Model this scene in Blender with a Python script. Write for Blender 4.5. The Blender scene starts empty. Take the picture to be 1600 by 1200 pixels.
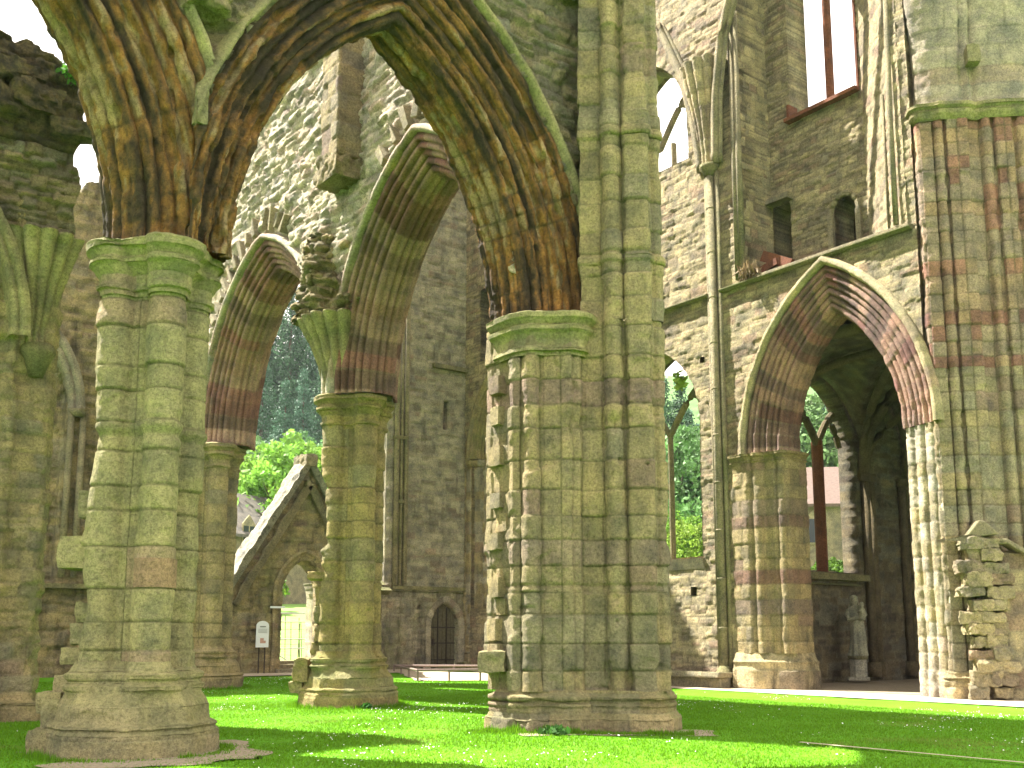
import bpy, math
import numpy as np
from mathutils import Vector
R_ = math.radians
PI = math.pi
scene = bpy.context.scene
COL = scene.collection
RNG = np.random.RandomState(7)

# ------------------------------------------------------------------ noise
def h3(i, j, k):
    i = np.asarray(i, dtype=np.int64); j = np.asarray(j, dtype=np.int64); k = np.asarray(k, dtype=np.int64)
    x = (i*374761393 + j*668265263 + k*974634777 + 12345) & 0xffffffff
    x = ((x ^ (x >> 13))*1274126177) & 0xffffffff
    x = ((x ^ (x >> 15))*2246822519) & 0xffffffff
    x = x ^ (x >> 16)
    return x/4294967296.0

def vn(x, y, z=0.0, seed=0):
    x = np.asarray(x, float); y = np.asarray(y, float); z = np.asarray(z, float)+seed*17.3
    xi = np.floor(x); yi = np.floor(y); zi = np.floor(z)
    fx = x-xi; fy = y-yi; fz = z-zi
    fx = fx*fx*(3-2*fx); fy = fy*fy*(3-2*fy); fz = fz*fz*(3-2*fz)
    r = 0
    for a in (0, 1):
        for b in (0, 1):
            for c in (0, 1):
                w = (fx if a else 1-fx)*(fy if b else 1-fy)*(fz if c else 1-fz)
                r = r + w*h3(xi+a, yi+b, zi+c)
    return r*2-1

def fbm(x, y, z=0.0, f=1.0, o=4, seed=0):
    r = 0; a = .5
    for k in range(o):
        r = r+a*vn(x*f, y*f, np.asarray(z)*f, seed+k*3); f *= 2.07; a *= .5
    return r

# ------------------------------------------------------------------ objects
WLOC = {}
def setp(o, label=None, cat=None, group=None, kind=None):
    if label: o['label'] = label
    if cat: o['category'] = cat
    if group: o['group'] = group
    if kind: o['kind'] = kind
    return o

def thing(name, label, cat, loc=(0, 0, 0), group=None):
    o = bpy.data.objects.new(name, None); COL.objects.link(o)
    o.location = loc; o.empty_display_size = .2
    WLOC[o] = np.array(loc, float)
    return setp(o, label, cat, group)

def link(name, me, parent=None, loc=(0, 0, 0)):
    o = bpy.data.objects.new(name, me); COL.objects.link(o)
    if parent is not None:
        o.parent = parent; WLOC[o] = WLOC[parent].copy()
    else:
        o.location = loc; WLOC[o] = np.array(loc, float)
    return o

def mesh_np(name, V, F, mat, parent=None, loc=None, col=None, smooth=True):
    """V (n,3) in world space, F (m,4) or (m,3); linked as ONE object"""
    V = np.asarray(V, float); F = np.asarray(F, dtype=np.int32)
    off = WLOC[parent] if parent is not None else np.array(loc if loc is not None else (0, 0, 0), float)
    me = bpy.data.meshes.new(name)
    n, k = F.shape
    me.vertices.add(len(V)); me.vertices.foreach_set('co', (V-off).astype(np.float32).ravel())
    me.loops.add(n*k); me.loops.foreach_set('vertex_index', F.ravel())
    me.polygons.add(n)
    me.polygons.foreach_set('loop_start', np.arange(0, n*k, k, dtype=np.int32))
    me.polygons.foreach_set('loop_total', np.full(n, k, dtype=np.int32))
    me.polygons.foreach_set('use_smooth', np.full(n, smooth))
    me.update(calc_edges=True)
    if col is not None:
        a = me.color_attributes.new('Col', 'FLOAT_COLOR', 'POINT')
        c = np.ones((len(V), 4), np.float32); c[:, :3] = col
        a.data.foreach_set('color', c.ravel())
    me.materials.append(mat)
    return link(name, me, parent, tuple(off) if parent is None else None)

class MB:
    """collects plain solids for one mesh"""
    def __init__(s): s.v = []; s.f = []
    def add(s, V, F):
        b = len(s.v); s.v += [tuple(map(float, p)) for p in V]; s.f += [tuple(i+b for i in q) for q in F]; return s
    def box(s, c, size, rz=0, jit=0, rx=0, ry=0):
        hx, hy, hz = [a/2 for a in size]
        V = np.array([(x, y, z) for x in (-hx, hx) for y in (-hy, hy) for z in (-hz, hz)])
        if jit: V = V+RNG.uniform(-jit, jit, V.shape)
        for ang, ax in ((rx, 0), (ry, 1), (rz, 2)):
            if ang:
                cs, sn = math.cos(ang), math.sin(ang); i, j = [(1, 2), (2, 0), (0, 1)][ax]
                a = V[:, i]*cs-V[:, j]*sn; b = V[:, i]*sn+V[:, j]*cs; V[:, i] = a; V[:, j] = b
        return s.add(V+np.array(c), [(0, 1, 3, 2), (4, 6, 7, 5), (0, 4, 5, 1), (2, 3, 7, 6), (0, 2, 6, 4), (1, 5, 7, 3)])
    def tube(s, pts, r, n=8, cap=True):
        pts = [Vector(p) for p in pts]
        rs = r if isinstance(r, (list, tuple)) else [r]*len(pts)
        rings = []
        for i, p in enumerate(pts):
            d = (pts[min(i+1, len(pts)-1)]-pts[max(i-1, 0)]).normalized()
            u = d.orthogonal().normalized() if abs(d.z) < .9 else Vector((1, 0, 0)).cross(d).normalized()
            w = d.cross(u)
            rings.append([p+u*math.cos(2*PI*k/n)*rs[i]+w*math.sin(2*PI*k/n)*rs[i] for k in range(n)])
        V = [q for rg in rings for q in rg]
        F = [(a*n+k, a*n+(k+1) % n, (a+1)*n+(k+1) % n, (a+1)*n+k) for a in range(len(pts)-1) for k in range(n)]
        if cap:
            F.append(tuple(range(n))[::-1]); F.append(tuple((len(pts)-1)*n+k for k in range(n)))
        return s.add(V, F)
    def prism(s, poly, y0, y1, plane='xz'):
        """polygon extruded along the remaining axis"""
        n = len(poly)
        def P(a, b, c): return (a, c, b) if plane == 'xz' else ((c, a, b) if plane == 'yz' else (a, b, c))
        V = [P(a, b, y0) for a, b in poly]+[P(a, b, y1) for a, b in poly]
        F = [(k, (k+1) % n, n+(k+1) % n, n+k) for k in range(n)]+[tuple(range(n))[::-1], tuple(range(n, 2*n))]
        return s.add(V, F)
    def build(s, name, mat, parent=None, loc=None, bevel=0, smooth=False):
        off = WLOC[parent] if parent is not None else np.array(loc if loc is not None else (0, 0, 0), float)
        me = bpy.data.meshes.new(name)
        me.from_pydata([tuple(np.array(p)-off) for p in s.v], [], s.f)
        me.polygons.foreach_set('use_smooth', [smooth]*len(me.polygons)); me.update()
        me.materials.append(mat)
        o = link(name, me, parent, tuple(off) if parent is None else None)
        if bevel:
            b = o.modifiers.new('b', 'BEVEL'); b.width = bevel; b.segments = 2
        return o

# ------------------------------------------------------------------ materials
def nt(name):
    m = bpy.data.materials.new(name); m.use_nodes = True
    t = m.node_tree; t.nodes.clear()
    out = t.nodes.new('ShaderNodeOutputMaterial'); b = t.nodes.new('ShaderNodeBsdfPrincipled')
    t.links.new(b.outputs[0], out.inputs[0]); b.inputs['Specular IOR Level'].default_value = .25
    return m, t, b
def N(t, typ, **kw):
    n = t.nodes.new(typ)
    for k, v in kw.items():
        if k.startswith('_'): setattr(n, k[1:], v)
        else: n.inputs[k.replace('~', ' ')].default_value = v
    return n
def ramp(t, fac, stops):
    r = t.nodes.new('ShaderNodeValToRGB'); r.color_ramp.elements[0].position = stops[0][0]; r.color_ramp.elements[1].position = stops[-1][0]
    for p, c in stops[1:-1]: r.color_ramp.elements.new(p)
    for e, (p, c) in zip(r.color_ramp.elements, stops): e.color = (c, c, c, 1) if isinstance(c, (int, float)) else (*c, 1)
    t.links.new(fac, r.inputs[0]); return r.outputs[0]
def mix(t, mode, fac, a, b):
    m = t.nodes.new('ShaderNodeMix'); m.data_type = 'RGBA'; m.blend_type = mode; m.clamp_result = False
    for s, i in ((fac, 0), (a, 6), (b, 7)):
        if hasattr(s, 'links'): t.links.new(s, m.inputs[i])
        elif i == 0: m.inputs[0].default_value = s
        else: m.inputs[i].default_value = (*s, 1)
    return m.outputs[2]
def mathn(t, op, a, b=None, clamp=False):
    m = t.nodes.new('ShaderNodeMath'); m.operation = op; m.use_clamp = clamp
    for i, s in enumerate((a, b)):
        if s is None: continue
        if hasattr(s, 'links'): t.links.new(s, m.inputs[i])
        else: m.inputs[i].default_value = s
    return m.outputs[0]

def stone_mat(name, moss=.5, stain=.5, lichen=.4, base=None, tint=(1, 1, 1), bump=.5, mosscol=(.11, .125, .034), stainscale=(1.3, 1.3, .28)):
    m, t, b = nt(name)
    geo = t.nodes.new('ShaderNodeNewGeometry')
    pos = geo.outputs['Position']
    if base is None:
        at = N(t, 'ShaderNodeAttribute'); at.attribute_name = 'Col'; c = at.outputs['Color']
    else:
        c = mix(t, 'MULTIPLY', 1.0, base, (1, 1, 1))
    def noise(scale, detail=6, rough=.6, vec=None):
        n = N(t, 'ShaderNodeTexNoise', Scale=scale, Detail=detail, Roughness=rough)
        t.links.new(vec if vec is not None else pos, n.inputs['Vector']); return n.outputs['Fac']
    # grain and broad mottling
    g = ramp(t, noise(22, 5, .7), [(.25, .45), (.5, 1.0), (.75, 1.42)])
    c = mix(t, 'MULTIPLY', 1.0, c, g)
    n2 = ramp(t, noise(2.3, 4), [(.32, (.60, .61, .62)), (.68, (1.30, 1.22, 1.05))])
    c = mix(t, 'MULTIPLY', 1.0, c, n2)
    c = mix(t, 'MULTIPLY', 1.0, c, ramp(t, noise(75, 3, .8), [(.34, .45), (.46, 1.0), (.7, 1.12)]))
    # green algae in broad patches
    mp = N(t, 'ShaderNodeMapping'); mp.inputs['Scale'].default_value = (1, 1, .45); t.links.new(pos, mp.inputs['Vector'])
    ga = ramp(t, noise(1.15, 6, .65, mp.outputs[0]), [(.64-.22*moss, 0), (.88-.2*moss, min(.9, moss*1.7))])
    sep = N(t, 'ShaderNodeSeparateXYZ'); t.links.new(geo.outputs['Normal'], sep.inputs[0])
    up = mathn(t, 'MULTIPLY', mathn(t, 'MAXIMUM', sep.outputs['Z'], 0.0), .7*moss, True)
    ga2 = mathn(t, 'ADD', mathn(t, 'MULTIPLY', ga, .75), up, True)
    mc = mix(t, 'MIX', noise(9, 3), mosscol, tuple(v*1.9 for v in mosscol))
    c = mix(t, 'MIX', ga2, c, mc)
    # black weather streaks
    mp2 = N(t, 'ShaderNodeMapping'); mp2.inputs['Scale'].default_value = stainscale; t.links.new(pos, mp2.inputs['Vector'])
    st = ramp(t, noise(1.9, 7, .68, mp2.outputs[0]), [(.66-.2*stain, 0), (.86-.2*stain, .85*min(1, stain+.2))])
    c = mix(t, 'MIX', st, c, (.032, .029, .022))
    # pale lichen specks
    vo = N(t, 'ShaderNodeTexNoise', Scale=13, Detail=4, Roughness=.75); t.links.new(pos, vo.inputs['Vector'])
    li = ramp(t, vo.outputs['Fac'], [(.76-.1*lichen, 0), (.82-.1*lichen, .75)])
    li = mathn(t, 'MULTIPLY', li, ramp(t, noise(1.0, 2), [(.4, 0), (.62, lichen)]))
    c = mix(t, 'MIX', li, c, (.50, .50, .42))
    c = mix(t, 'MULTIPLY', 1.0, c, tint)
    t.links.new(c, b.inputs['Base Color']); b.inputs['Roughness'].default_value = .92
    hb = mathn(t, 'ADD', noise(34, 8, .8), mathn(t, 'MULTIPLY', noise(8, 6, .7), 1.5))
    bp = N(t, 'ShaderNodeBump', Strength=min(1.0, bump*1.5), Distance=.07); t.links.new(hb, bp.inputs['Height'])
    t.links.new(bp.outputs[0], b.inputs['Normal'])
    return m

def plain_mat(name, col, rough=.8, metal=0, var=.25, scale=8, bump=.2, attr=False):
    m, t, b = nt(name)
    geo = t.nodes.new('ShaderNodeNewGeometry')
    n = N(t, 'ShaderNodeTexNoise', Scale=scale, Detail=6, Roughness=.65); t.links.new(geo.outputs['Position'], n.inputs['Vector'])
    r = ramp(t, n.outputs['Fac'], [(.25, 1-var), (.75, 1+var)])
    if attr:
        at = N(t, 'ShaderNodeAttribute'); at.attribute_name = 'Col'; src = at.outputs['Color']
    else: src = col
    t.links.new(mix(t, 'MULTIPLY', 1.0, src, r), b.inputs['Base Color'])
    b.inputs['Roughness'].default_value = rough; b.inputs['Metallic'].default_value = metal
    if bump:
        bp = N(t, 'ShaderNodeBump', Strength=bump, Distance=.02); t.links.new(n.outputs['Fac'], bp.inputs['Height']); t.links.new(bp.outputs[0], b.inputs['Normal'])
    return m

def leaf_mat(name, trans=.35):
    m, t, b = nt(name)
    at = N(t, 'ShaderNodeAttribute'); at.attribute_name = 'Col'
    oi = t.nodes.new('ShaderNodeObjectInfo')
    hs = N(t, 'ShaderNodeHueSaturation'); t.links.new(at.outputs['Color'], hs.inputs['Color'])
    t.links.new(ramp(t, oi.outputs['Random'], [(0, .47), (1, .53)]), hs.inputs['Hue'])
    t.links.new(ramp(t, oi.outputs['Random'], [(0, .75), (1, 1.0)]), hs.inputs['Value'])
    t.links.new(hs.outputs[0], b.inputs['Base Color']); b.inputs['Roughness'].default_value = .6
    tr = N(t, 'ShaderNodeBsdfTranslucent'); t.links.new(hs.outputs[0], tr.inputs['Color'])
    mx = N(t, 'ShaderNodeMixShader'); mx.inputs[0].default_value = trans
    t.links.new(b.outputs[0], mx.inputs[1]); t.links.new(tr.outputs[0], mx.inputs[2])
    out = [n for n in t.nodes if n.type == 'OUTPUT_MATERIAL'][0]; t.links.new(mx.outputs[0], out.inputs[0])
    return m

M = {}
M['olive'] = stone_mat('olive_ashlar', moss=.32, stain=.2, lichen=.45)
M['pier'] = stone_mat('mossy_pier_stone', moss=.48, stain=.1, lichen=.5)
M['rubble'] = stone_mat('rubble_wall_stone', moss=.18, stain=.2, lichen=.6, bump=.7)
M['pale'] = stone_mat('pale_rubble', moss=.05, stain=.0, lichen=.5, bump=.7)
M['arch'] = stone_mat('stained_arch_stone', moss=.08, stain=.5, lichen=.5, bump=1.0, stainscale=(2.6, 2.6, .8))
M['pinkarch'] = stone_mat('pink_banded_arch_stone', moss=.02, stain=.35, lichen=.3)
M['grey'] = stone_mat('grey_end_wall_stone', moss=.25, stain=.62, lichen=.4)
M['dark'] = stone_mat('dark_damp_shade_stone', moss=.3, stain=.8, lichen=.6)  # its dark tone also stands in for shade in the aisle bay
M['red'] = stone_mat('red_banded_stone', moss=.1, stain=.2, lichen=.3)
M['west'] = stone_mat('warm_wall_stone', moss=.12, stain=.15, lichen=.5, bump=.7)
M['cap'] = stone_mat('green_capital_stone', moss=.55, stain=.1, lichen=.3)

# palettes (linear base colour, weight)
P_OLIVE = [((0.299, 0.242, 0.141), 4), ((0.266, 0.222, 0.137), 3), ((0.319, 0.258, 0.150), 2), ((0.239, 0.207, 0.146), 1.5), ((0.232, 0.171, 0.130), .4)]
P_PIER = [((0.304, 0.269, 0.153), 4), ((0.283, 0.254, 0.148), 4), ((0.319, 0.276, 0.168), 2), ((0.299, 0.228, 0.163), .3)]
P_RUBBLE = [((.27, .22, .145), 3), ((.23, .205, .155), 3), ((.31, .255, .16), 2), ((.20, .165, .13), 2), ((.27, .25, .20), 1.5)]
P_PALE = [((.58, .52, .42), 4), ((.52, .48, .41), 3), ((.57, .50, .39), 2), ((.48, .38, .32), 1), ((.42, .37, .31), 1)]
P_ARCH = [((0.062, 0.042, 0.027), 2.2), ((0.112, 0.070, 0.036), 1.6), ((0.168, 0.093, 0.041), 1.6), ((0.246, 0.121, 0.041), 2.2), ((0.336, 0.172, 0.054), 1.8), ((0.291, 0.186, 0.090), 1.3), ((0.403, 0.279, 0.171), 1.1)]
P_PINK = [((0.313, 0.191, 0.160), 4), ((0.258, 0.128, 0.125), 2.5), ((0.180, 0.095, 0.088), 1.3), ((0.346, 0.225, 0.195), 3), ((0.187, 0.120, 0.110), 2)]
P_GREY = [((0.327, 0.298, 0.235), 4), ((0.278, 0.250, 0.206), 3), ((0.357, 0.321, 0.252), 2), ((0.222, 0.197, 0.156), 2), ((0.271, 0.217, 0.171), .7)]
P_WEST = [((0.431, 0.363, 0.234), 4), ((0.370, 0.323, 0.224), 3), ((0.466, 0.391, 0.256), 2), ((0.346, 0.255, 0.186), 1), ((0.287, 0.238, 0.176), 1.5)]
P_RED = [((0.331, 0.235, 0.167), 3.), ((0.292, 0.158, 0.126), 2.2), ((0.237, 0.126, 0.104), 1), ((0.297, 0.230, 0.181), 2.4), ((0.353, 0.244, 0.158), 1)]
P_REDLOW = [((0.291, 0.245, 0.170), 4), ((0.250, 0.186, 0.150), 1.), ((0.270, 0.240, 0.180), 3), ((0.302, 0.245, 0.155), 1.2)]

# masonry styles
def sty(pal, ch=(.26, .34), bw=(.45, .8), jd=.014, jw=.012, ew=.035, amp=.012, na=.012, nf=6., warp=0., split=0., seed=1, mort=(.26, .23, .16), ms=.5, flake=0., cv=.28, row=0., bands=None, sb=None, ribs=0.):
    return dict(locals())

def layout(S, T, st):
    sd = st['seed']; rr = np.random.RandomState(sd*31+5)
    if st['warp']:
        w = st['warp']
        T = T+w*fbm(S, T, sd*3.1, 1.1, 3)+w*.35*vn(S*5, T*5, sd)
        S = S+w*vn(S*2.2, T*2.2, sd+9.)
    t0, t1 = T.min()-.5, T.max()+.5
    b = [t0]
    while b[-1] < t1: b.append(b[-1]+rr.uniform(*st['ch']))
    b = np.array(b); k = np.clip(np.searchsorted(b, T, 'right')-1, 0, len(b)-2)
    lo, hi = b[k], b[k+1]
    wk = rr.uniform(st['bw'][0], st['bw'][1], len(b)); ok = rr.uniform(0, 9, len(b))
    if st['sb'] is not None:
        sb = np.asarray(st['sb'], float); j = np.searchsorted(sb, S)
        big = np.concatenate([[-99.], sb, [99.]]); ds = np.minimum(S-big[j], big[j+1]-S)
        dt = np.minimum(T-lo, hi-T)+.003*vn(S*9, T*9, sd)
        return np.minimum(ds, dt), h3(k, j, sd+1), h3(k, j, sd+2), h3(k, j, sd+3), (T-lo)/(hi-lo+1e-6), k
    w = wk[k]; x = S/w+ok[k]
    j = np.floor(x); jit = lambda jj: jj+.36*(h3(k, jj, sd)*2-1)
    bj = jit(j); less = x < bj; j = np.where(less, j-1, j)
    over = x >= jit(j+1); j = np.where(over, j+1, j)
    bl, br = jit(j), jit(j+1)
    ds = np.minimum(x-bl, br-x)*w
    if st['split']:
        sp = h3(k, j, sd+50) < st['split']; mid = lo+(hi-lo)*(.35+.3*h3(k, j, sd+51))
        upper = T > mid
        lo = np.where(sp & upper, mid, lo); hi = np.where(sp & ~upper, mid, hi)
        j = j+np.where(sp & upper, 1000, 0)
    dt = np.minimum(T-lo, hi-T)
    e = np.minimum(ds, dt)
    r1, r2, r3 = h3(k, j, sd+1), h3(k, j, sd+2), h3(k, j, sd+3)
    return e, r1, r2, r3, (T-lo)/(hi-lo+1e-6), k

def pick(pal, r):
    c = np.array([p[0] for p in pal]); w = np.cumsum([p[1] for p in pal]); w = w/w[-1]
    return c[np.searchsorted(w, np.clip(r, 0, .9999))]

def sstep(a, b, x):
    t = np.clip((x-a)/(b-a), 0, 1); return t*t*(3-2*t)

def normals(P, closed):
    if closed:
        Q = np.concatenate([P[:, -2:-1], P, P[:, 1:2]], 1); du = (Q[:, 2:]-Q[:, :-2])
    else: du = np.gradient(P, axis=1)
    dv = np.gradient(P, axis=0)
    n = np.cross(du, dv); l = np.linalg.norm(n, axis=2, keepdims=True); return n/np.maximum(l, 1e-9)

def dress(P, S, T, st, closed=False, flip=False, extra=None, Nrm=None):
    """displace a grid of points along its normals by a masonry relief; returns points and colours"""
    n = normals(P, closed) if Nrm is None else Nrm
    if flip: n = -n
    e, r1, r2, r3, ft, k = layout(S, T, st)
    x, y, z = P[..., 0], P[..., 1], P[..., 2]
    d = st['amp']*(r1*2-1)+st['jd']*(sstep(0, st['ew'], e)-1)
    d = d+st['na']*fbm(x, y, z, st['nf'], 4, st['seed'])
    d = d+st['amp']*.5*(r3*2-1)*(ft*2-1)          # tilted faces
    if st['flake']:
        d = d-st['flake']*sstep(.12, .3, fbm(x, y, z, 1.7, 4, st['seed']+40))
    if extra is not None: d = d+extra
    if st['row']:
        rk = h3(k, 7, st['seed']+77); r2 = np.where(h3(k*3+1, (r1*999).astype(np.int64), st['seed']) < st['row'], rk, r2)
    if st['ribs']: r2 = np.clip(.5+1.25*fbm(S*5.5, T*.75, 3., 1., 4, st['seed'])+.25*(r2-.5)+.25*vn(S*30, T*9, 5.), 0, .999)
    c = pick(st['pal'], r2)*(1+st['cv']*(r3-.5))[..., None]
    if st['bands']:
        for zb, bc in st['bands']:
            kk = k.ravel()[np.argmin(np.abs(T.ravel()-zb))]; c = np.where((k == kk)[..., None], np.array(bc)*(1+.2*(r3-.5))[..., None], c)
    mm = (1-sstep(st['jw'], st['jw']*2.2+.004, e))*st['ms']
    mm = mm*(.5+.5*(vn(x*1.3, y*1.3, z*1.3, 5) > -.2))
    c = c*(1-mm[..., None])+np.array(st['mort'])*mm[..., None]
    return P+n*d[..., None], c

def grid_faces(m, n, closed=False, keep=None, base=0, flip=False):
    i = np.arange(m-1)[:, None]; nn = n if closed else n-1
    j = np.arange(nn)[None, :]
    j2 = (j+1) % n
    a = i*n+j; b = i*n+j2+0*i; c = (i+1)*n+j2; d = (i+1)*n+j
    F = np.stack([a, b, c, d], -1)
    if flip: F = F[..., ::-1]
    if keep is not None: return F[keep]+base
    return F.reshape(-1, 4)+base

def surf(name, P, S, T, st, mat, parent, closed=False, flip=False, extra=None, loc=None):
    if closed:   # last column repeats the first
        D, c = dress(P, S, T, st, True, flip, extra); D = D[:, :-1]; c = c[:, :-1]
    else: D, c = dress(P, S, T, st, False, flip, extra)
    m, n = D.shape[:2]
    return mesh_np(name, D.reshape(-1, 3), grid_faces(m, n, closed, flip=flip), mat, parent, loc, c.reshape(-1, 3))

# ------------------------------------------------------------------ walls with openings
def arch_sdf(u, z, uc, a, zs, rise, sill=-9):
    Rr = (a*a+rise*rise)/(2*a); c = Rr-a
    up = np.maximum(np.hypot(u-(uc+c), z-zs)-Rr, np.hypot(u-(uc-c), z-zs)-Rr)
    d = np.where(z > zs, up, np.abs(u-uc)-a)
    return np.maximum(d, sill-z)
def rect_sdf(u, z, u0, u1, z0, z1):
    return np.maximum(np.maximum(u0-u, u-u1), np.maximum(z0-z, z-z1))

def wall(name, parent, O, U, Nv, u0, u1, z0, z1, h, st, mat, sdf=None, thick=1.0, extra=None, loc=None):
    O, U, Nv = [np.array(a, float) for a in (O, U, Nv)]
    nu = int(round((u1-u0)/h))+1; nz = int(round((z1-z0)/h))+1
    u, z = np.meshgrid(np.linspace(u0, u1, nu), np.linspace(z0, z1, nz))
    hu = (u1-u0)/(nu-1); hz = (z1-z0)/(nz-1)
    keep = None
    if sdf is not None:
        sd = sdf(u, z)
        ok = sd > -.95*h
        keep = ok[:-1, :-1] & ok[1:, :-1] & ok[:-1, 1:] & ok[1:, 1:]
        gz, gu = np.gradient(sd, hz, hu)
        mv = np.where((sd < 0) & ok, -sd, 0)
        u = u+mv*gu; z = z+mv*gz
    P = O+U*u[..., None]+np.array([0, 0, 1.])*z[..., None]
    nn = np.broadcast_to(Nv, P.shape)
    ex = extra(u, z) if extra is not None else None
    D, c = dress(P, u, z, st, Nrm=nn, extra=ex)
    m, n = P.shape[:2]
    if keep is None: keep = np.ones((m-1, n-1), bool)
    flip = np.dot(np.cross(U, [0, 0, 1.]), Nv) < 0
    F1 = grid_faces(m, n, keep=keep, flip=flip)
    back = P-nn*thick
    nb = m*n
    F2 = grid_faces(m, n, keep=keep, flip=not flip, base=nb)
    # rim between front and back along every edge of the kept region
    K = np.zeros((m+1, n+1), bool); K[1:-1, 1:-1] = keep
    idx = np.arange(m*n).reshape(m, n)
    side = []
    A = K[1:-1, 1:-1]
    def rim(sel, a, b):
        if sel.any():
            a, b = a[sel], b[sel]; side.append(np.stack([a, b, b+nb, a+nb], -1))
    rim(A & ~K[:-2, 1:-1], idx[:-1, 1:], idx[:-1, :-1])
    rim(A & ~K[2:, 1:-1], idx[1:, :-1], idx[1:, 1:])
    rim(A & ~K[1:-1, :-2], idx[:-1, :-1], idx[1:, :-1])
    rim(A & ~K[1:-1, 2:], idx[1:, 1:], idx[:-1, 1:])
    F = np.concatenate([F1, F2]+side)
    V = np.concatenate([D.reshape(-1, 3), back.reshape(-1, 3)]); C = np.concatenate([c.reshape(-1, 3)]*2)
    used = np.zeros(len(V), bool); used[F.ravel()] = True
    rm = np.cumsum(used)-1
    o = mesh_np(name, V[used], rm[F], mat, parent, loc, C[used])
    return o

# ------------------------------------------------------------------ mouldings
def resample(pts, h):
    pts = np.array(pts, float); d = np.hypot(*(pts[1:]-pts[:-1]).T); s = np.concatenate([[0], np.cumsum(d)])
    keep = np.concatenate([[True], d > 1e-6]); pts, s = pts[keep], s[keep]
    n = max(2, int(s[-1]/h)+1); q = np.linspace(0, s[-1], n)
    return np.stack([np.interp(q, s, pts[:, 0]), np.interp(q, s, pts[:, 1])], 1), q

def rolls(A, B, amps, n=9, k=1):
    """wavy line from A to B: one roll per entry of amps, raised to the left of the direction (k=-1: right)"""
    A, B = np.array(A, float), np.array(B, float); d = B-A; L = np.hypot(*d); nm = np.array([-d[1], d[0]])/L*k
    out = []
    for i, a in enumerate(amps):
        for q in np.linspace(0, 1, n, endpoint=(i == len(amps)-1)):
            out.append(A+d*((i+q)/len(amps))+nm*a*abs(math.sin(PI*q))**.55)
    return [tuple(p) for p in out]

def arch_grid(prof, uc, a, zs, rise, h, stilt=0., half=None, frac=1.0):
    """prof: (rho, eta) rows. returns u, z, eta, T arrays (rows along the arch)"""
    Rr = (a*a+rise*rise)/(2*a); c = Rr-a
    rho = prof[:, 0]
    Rp = Rr+rho
    pa = PI-np.arccos(np.clip(-c/Rp, -1, 1))
    n = max(8, int(Rr*(PI-math.acos(-c/Rr))/h))
    tau = np.linspace(0, frac, n)
    out = []
    for sgn in ((1, -1) if half is None else (half,)):
        ph = PI-tau[:, None]*pa[None, :]
        u = uc+sgn*(c+Rp*np.cos(ph)); z = zs+Rp*np.sin(ph)
        Tt = tau[:, None]*(Rr+.3)*pa.mean()*np.ones_like(ph)
        if stilt:
            ns = max(2, int(stilt/h)); zz = np.linspace(-stilt, 0, ns, endpoint=False)
            u = np.concatenate([np.repeat(u[:1], ns, 0), u]); z = np.concatenate([zs+zz[:, None]*np.ones((1, len(rho))), z])
            Tt = np.concatenate([zz[:, None]*np.ones((1, len(rho))), Tt])
        if sgn == -1 and half is None:
            u, z, Tt = u[::-1][1:], z[::-1][1:], (2*Tt.max()-Tt[::-1])[1:]
        out.append((u, z, Tt))
    u = np.concatenate([o[0] for o in out]); z = np.concatenate([o[1] for o in out]); T = np.concatenate([o[2] for o in out])
    return u, z, T

def arch_mould(name, parent, pts, uc, a, zs, rise, h, st, mat, plane, mid, stilt=0., half=None, frac=1.0, extra=None, hp=None, closed=False, ymin=None):
    """pts: (rho, eta) profile swept along a pointed arch. plane 'x': runs along x, eta along y; 'y': runs along y, eta along x"""
    prof, s = resample(list(pts)+([pts[0]] if closed else []), hp or h)
    u, z, T = arch_grid(prof, uc, a, zs, rise, h, stilt, half, frac)
    e = np.ones_like(u)*prof[:, 1][None, :]+mid
    S = np.ones_like(u)*s[None, :]
    P = np.stack([u, e, z], -1) if plane == 'x' else np.stack([e, u, z], -1)
    # outward side of the profile = away from the masonry (towards smaller rho)
    n = normals(P, False)
    i, j = P.shape[0]//4, np.argmin(prof[:, 0])
    cen = np.array([uc, mid, zs+.3*rise]) if plane == 'x' else np.array([mid, uc, zs+.3*rise])
    flip = np.dot(n[i, j], cen-P[i, j]) < 0
    ex = extra(P, S, T) if extra is not None else None
    if ymin is not None:
        D, c = dress(P, S, T, st, False, flip, ex)
        return mesh_np(name, D.reshape(-1, 3), grid_faces(*u.shape, keep=P[:-1, :-1, 1] > ymin, flip=flip), mat, parent, None, c.reshape(-1, 3))
    return surf(name, P, S, T, st, mat, parent, flip=flip, extra=ex)

def order_profile(rho, eta, nose, amps, hood=.1):
    """front hood, diagonal of rolls to the soffit, soffit, and the same mirrored at the back"""
    f = [(rho+.02, -eta+.02), (rho+.02, -eta-hood), (rho-.05, -eta-hood*.95), (rho-.09, -eta-.02), (rho-.12, -eta+.01)] if hood else [(rho-.1, -eta+.01)]
    f += rolls((rho-.12, -eta+.01), (0.02, -nose), amps, k=1)
    b = [(r, -e) for r, e in f[::-1]]
    return f+rolls((.03, -nose+.01), (.03, nose-.01), [.06, .085, .06], 9, 1)+b
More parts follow.
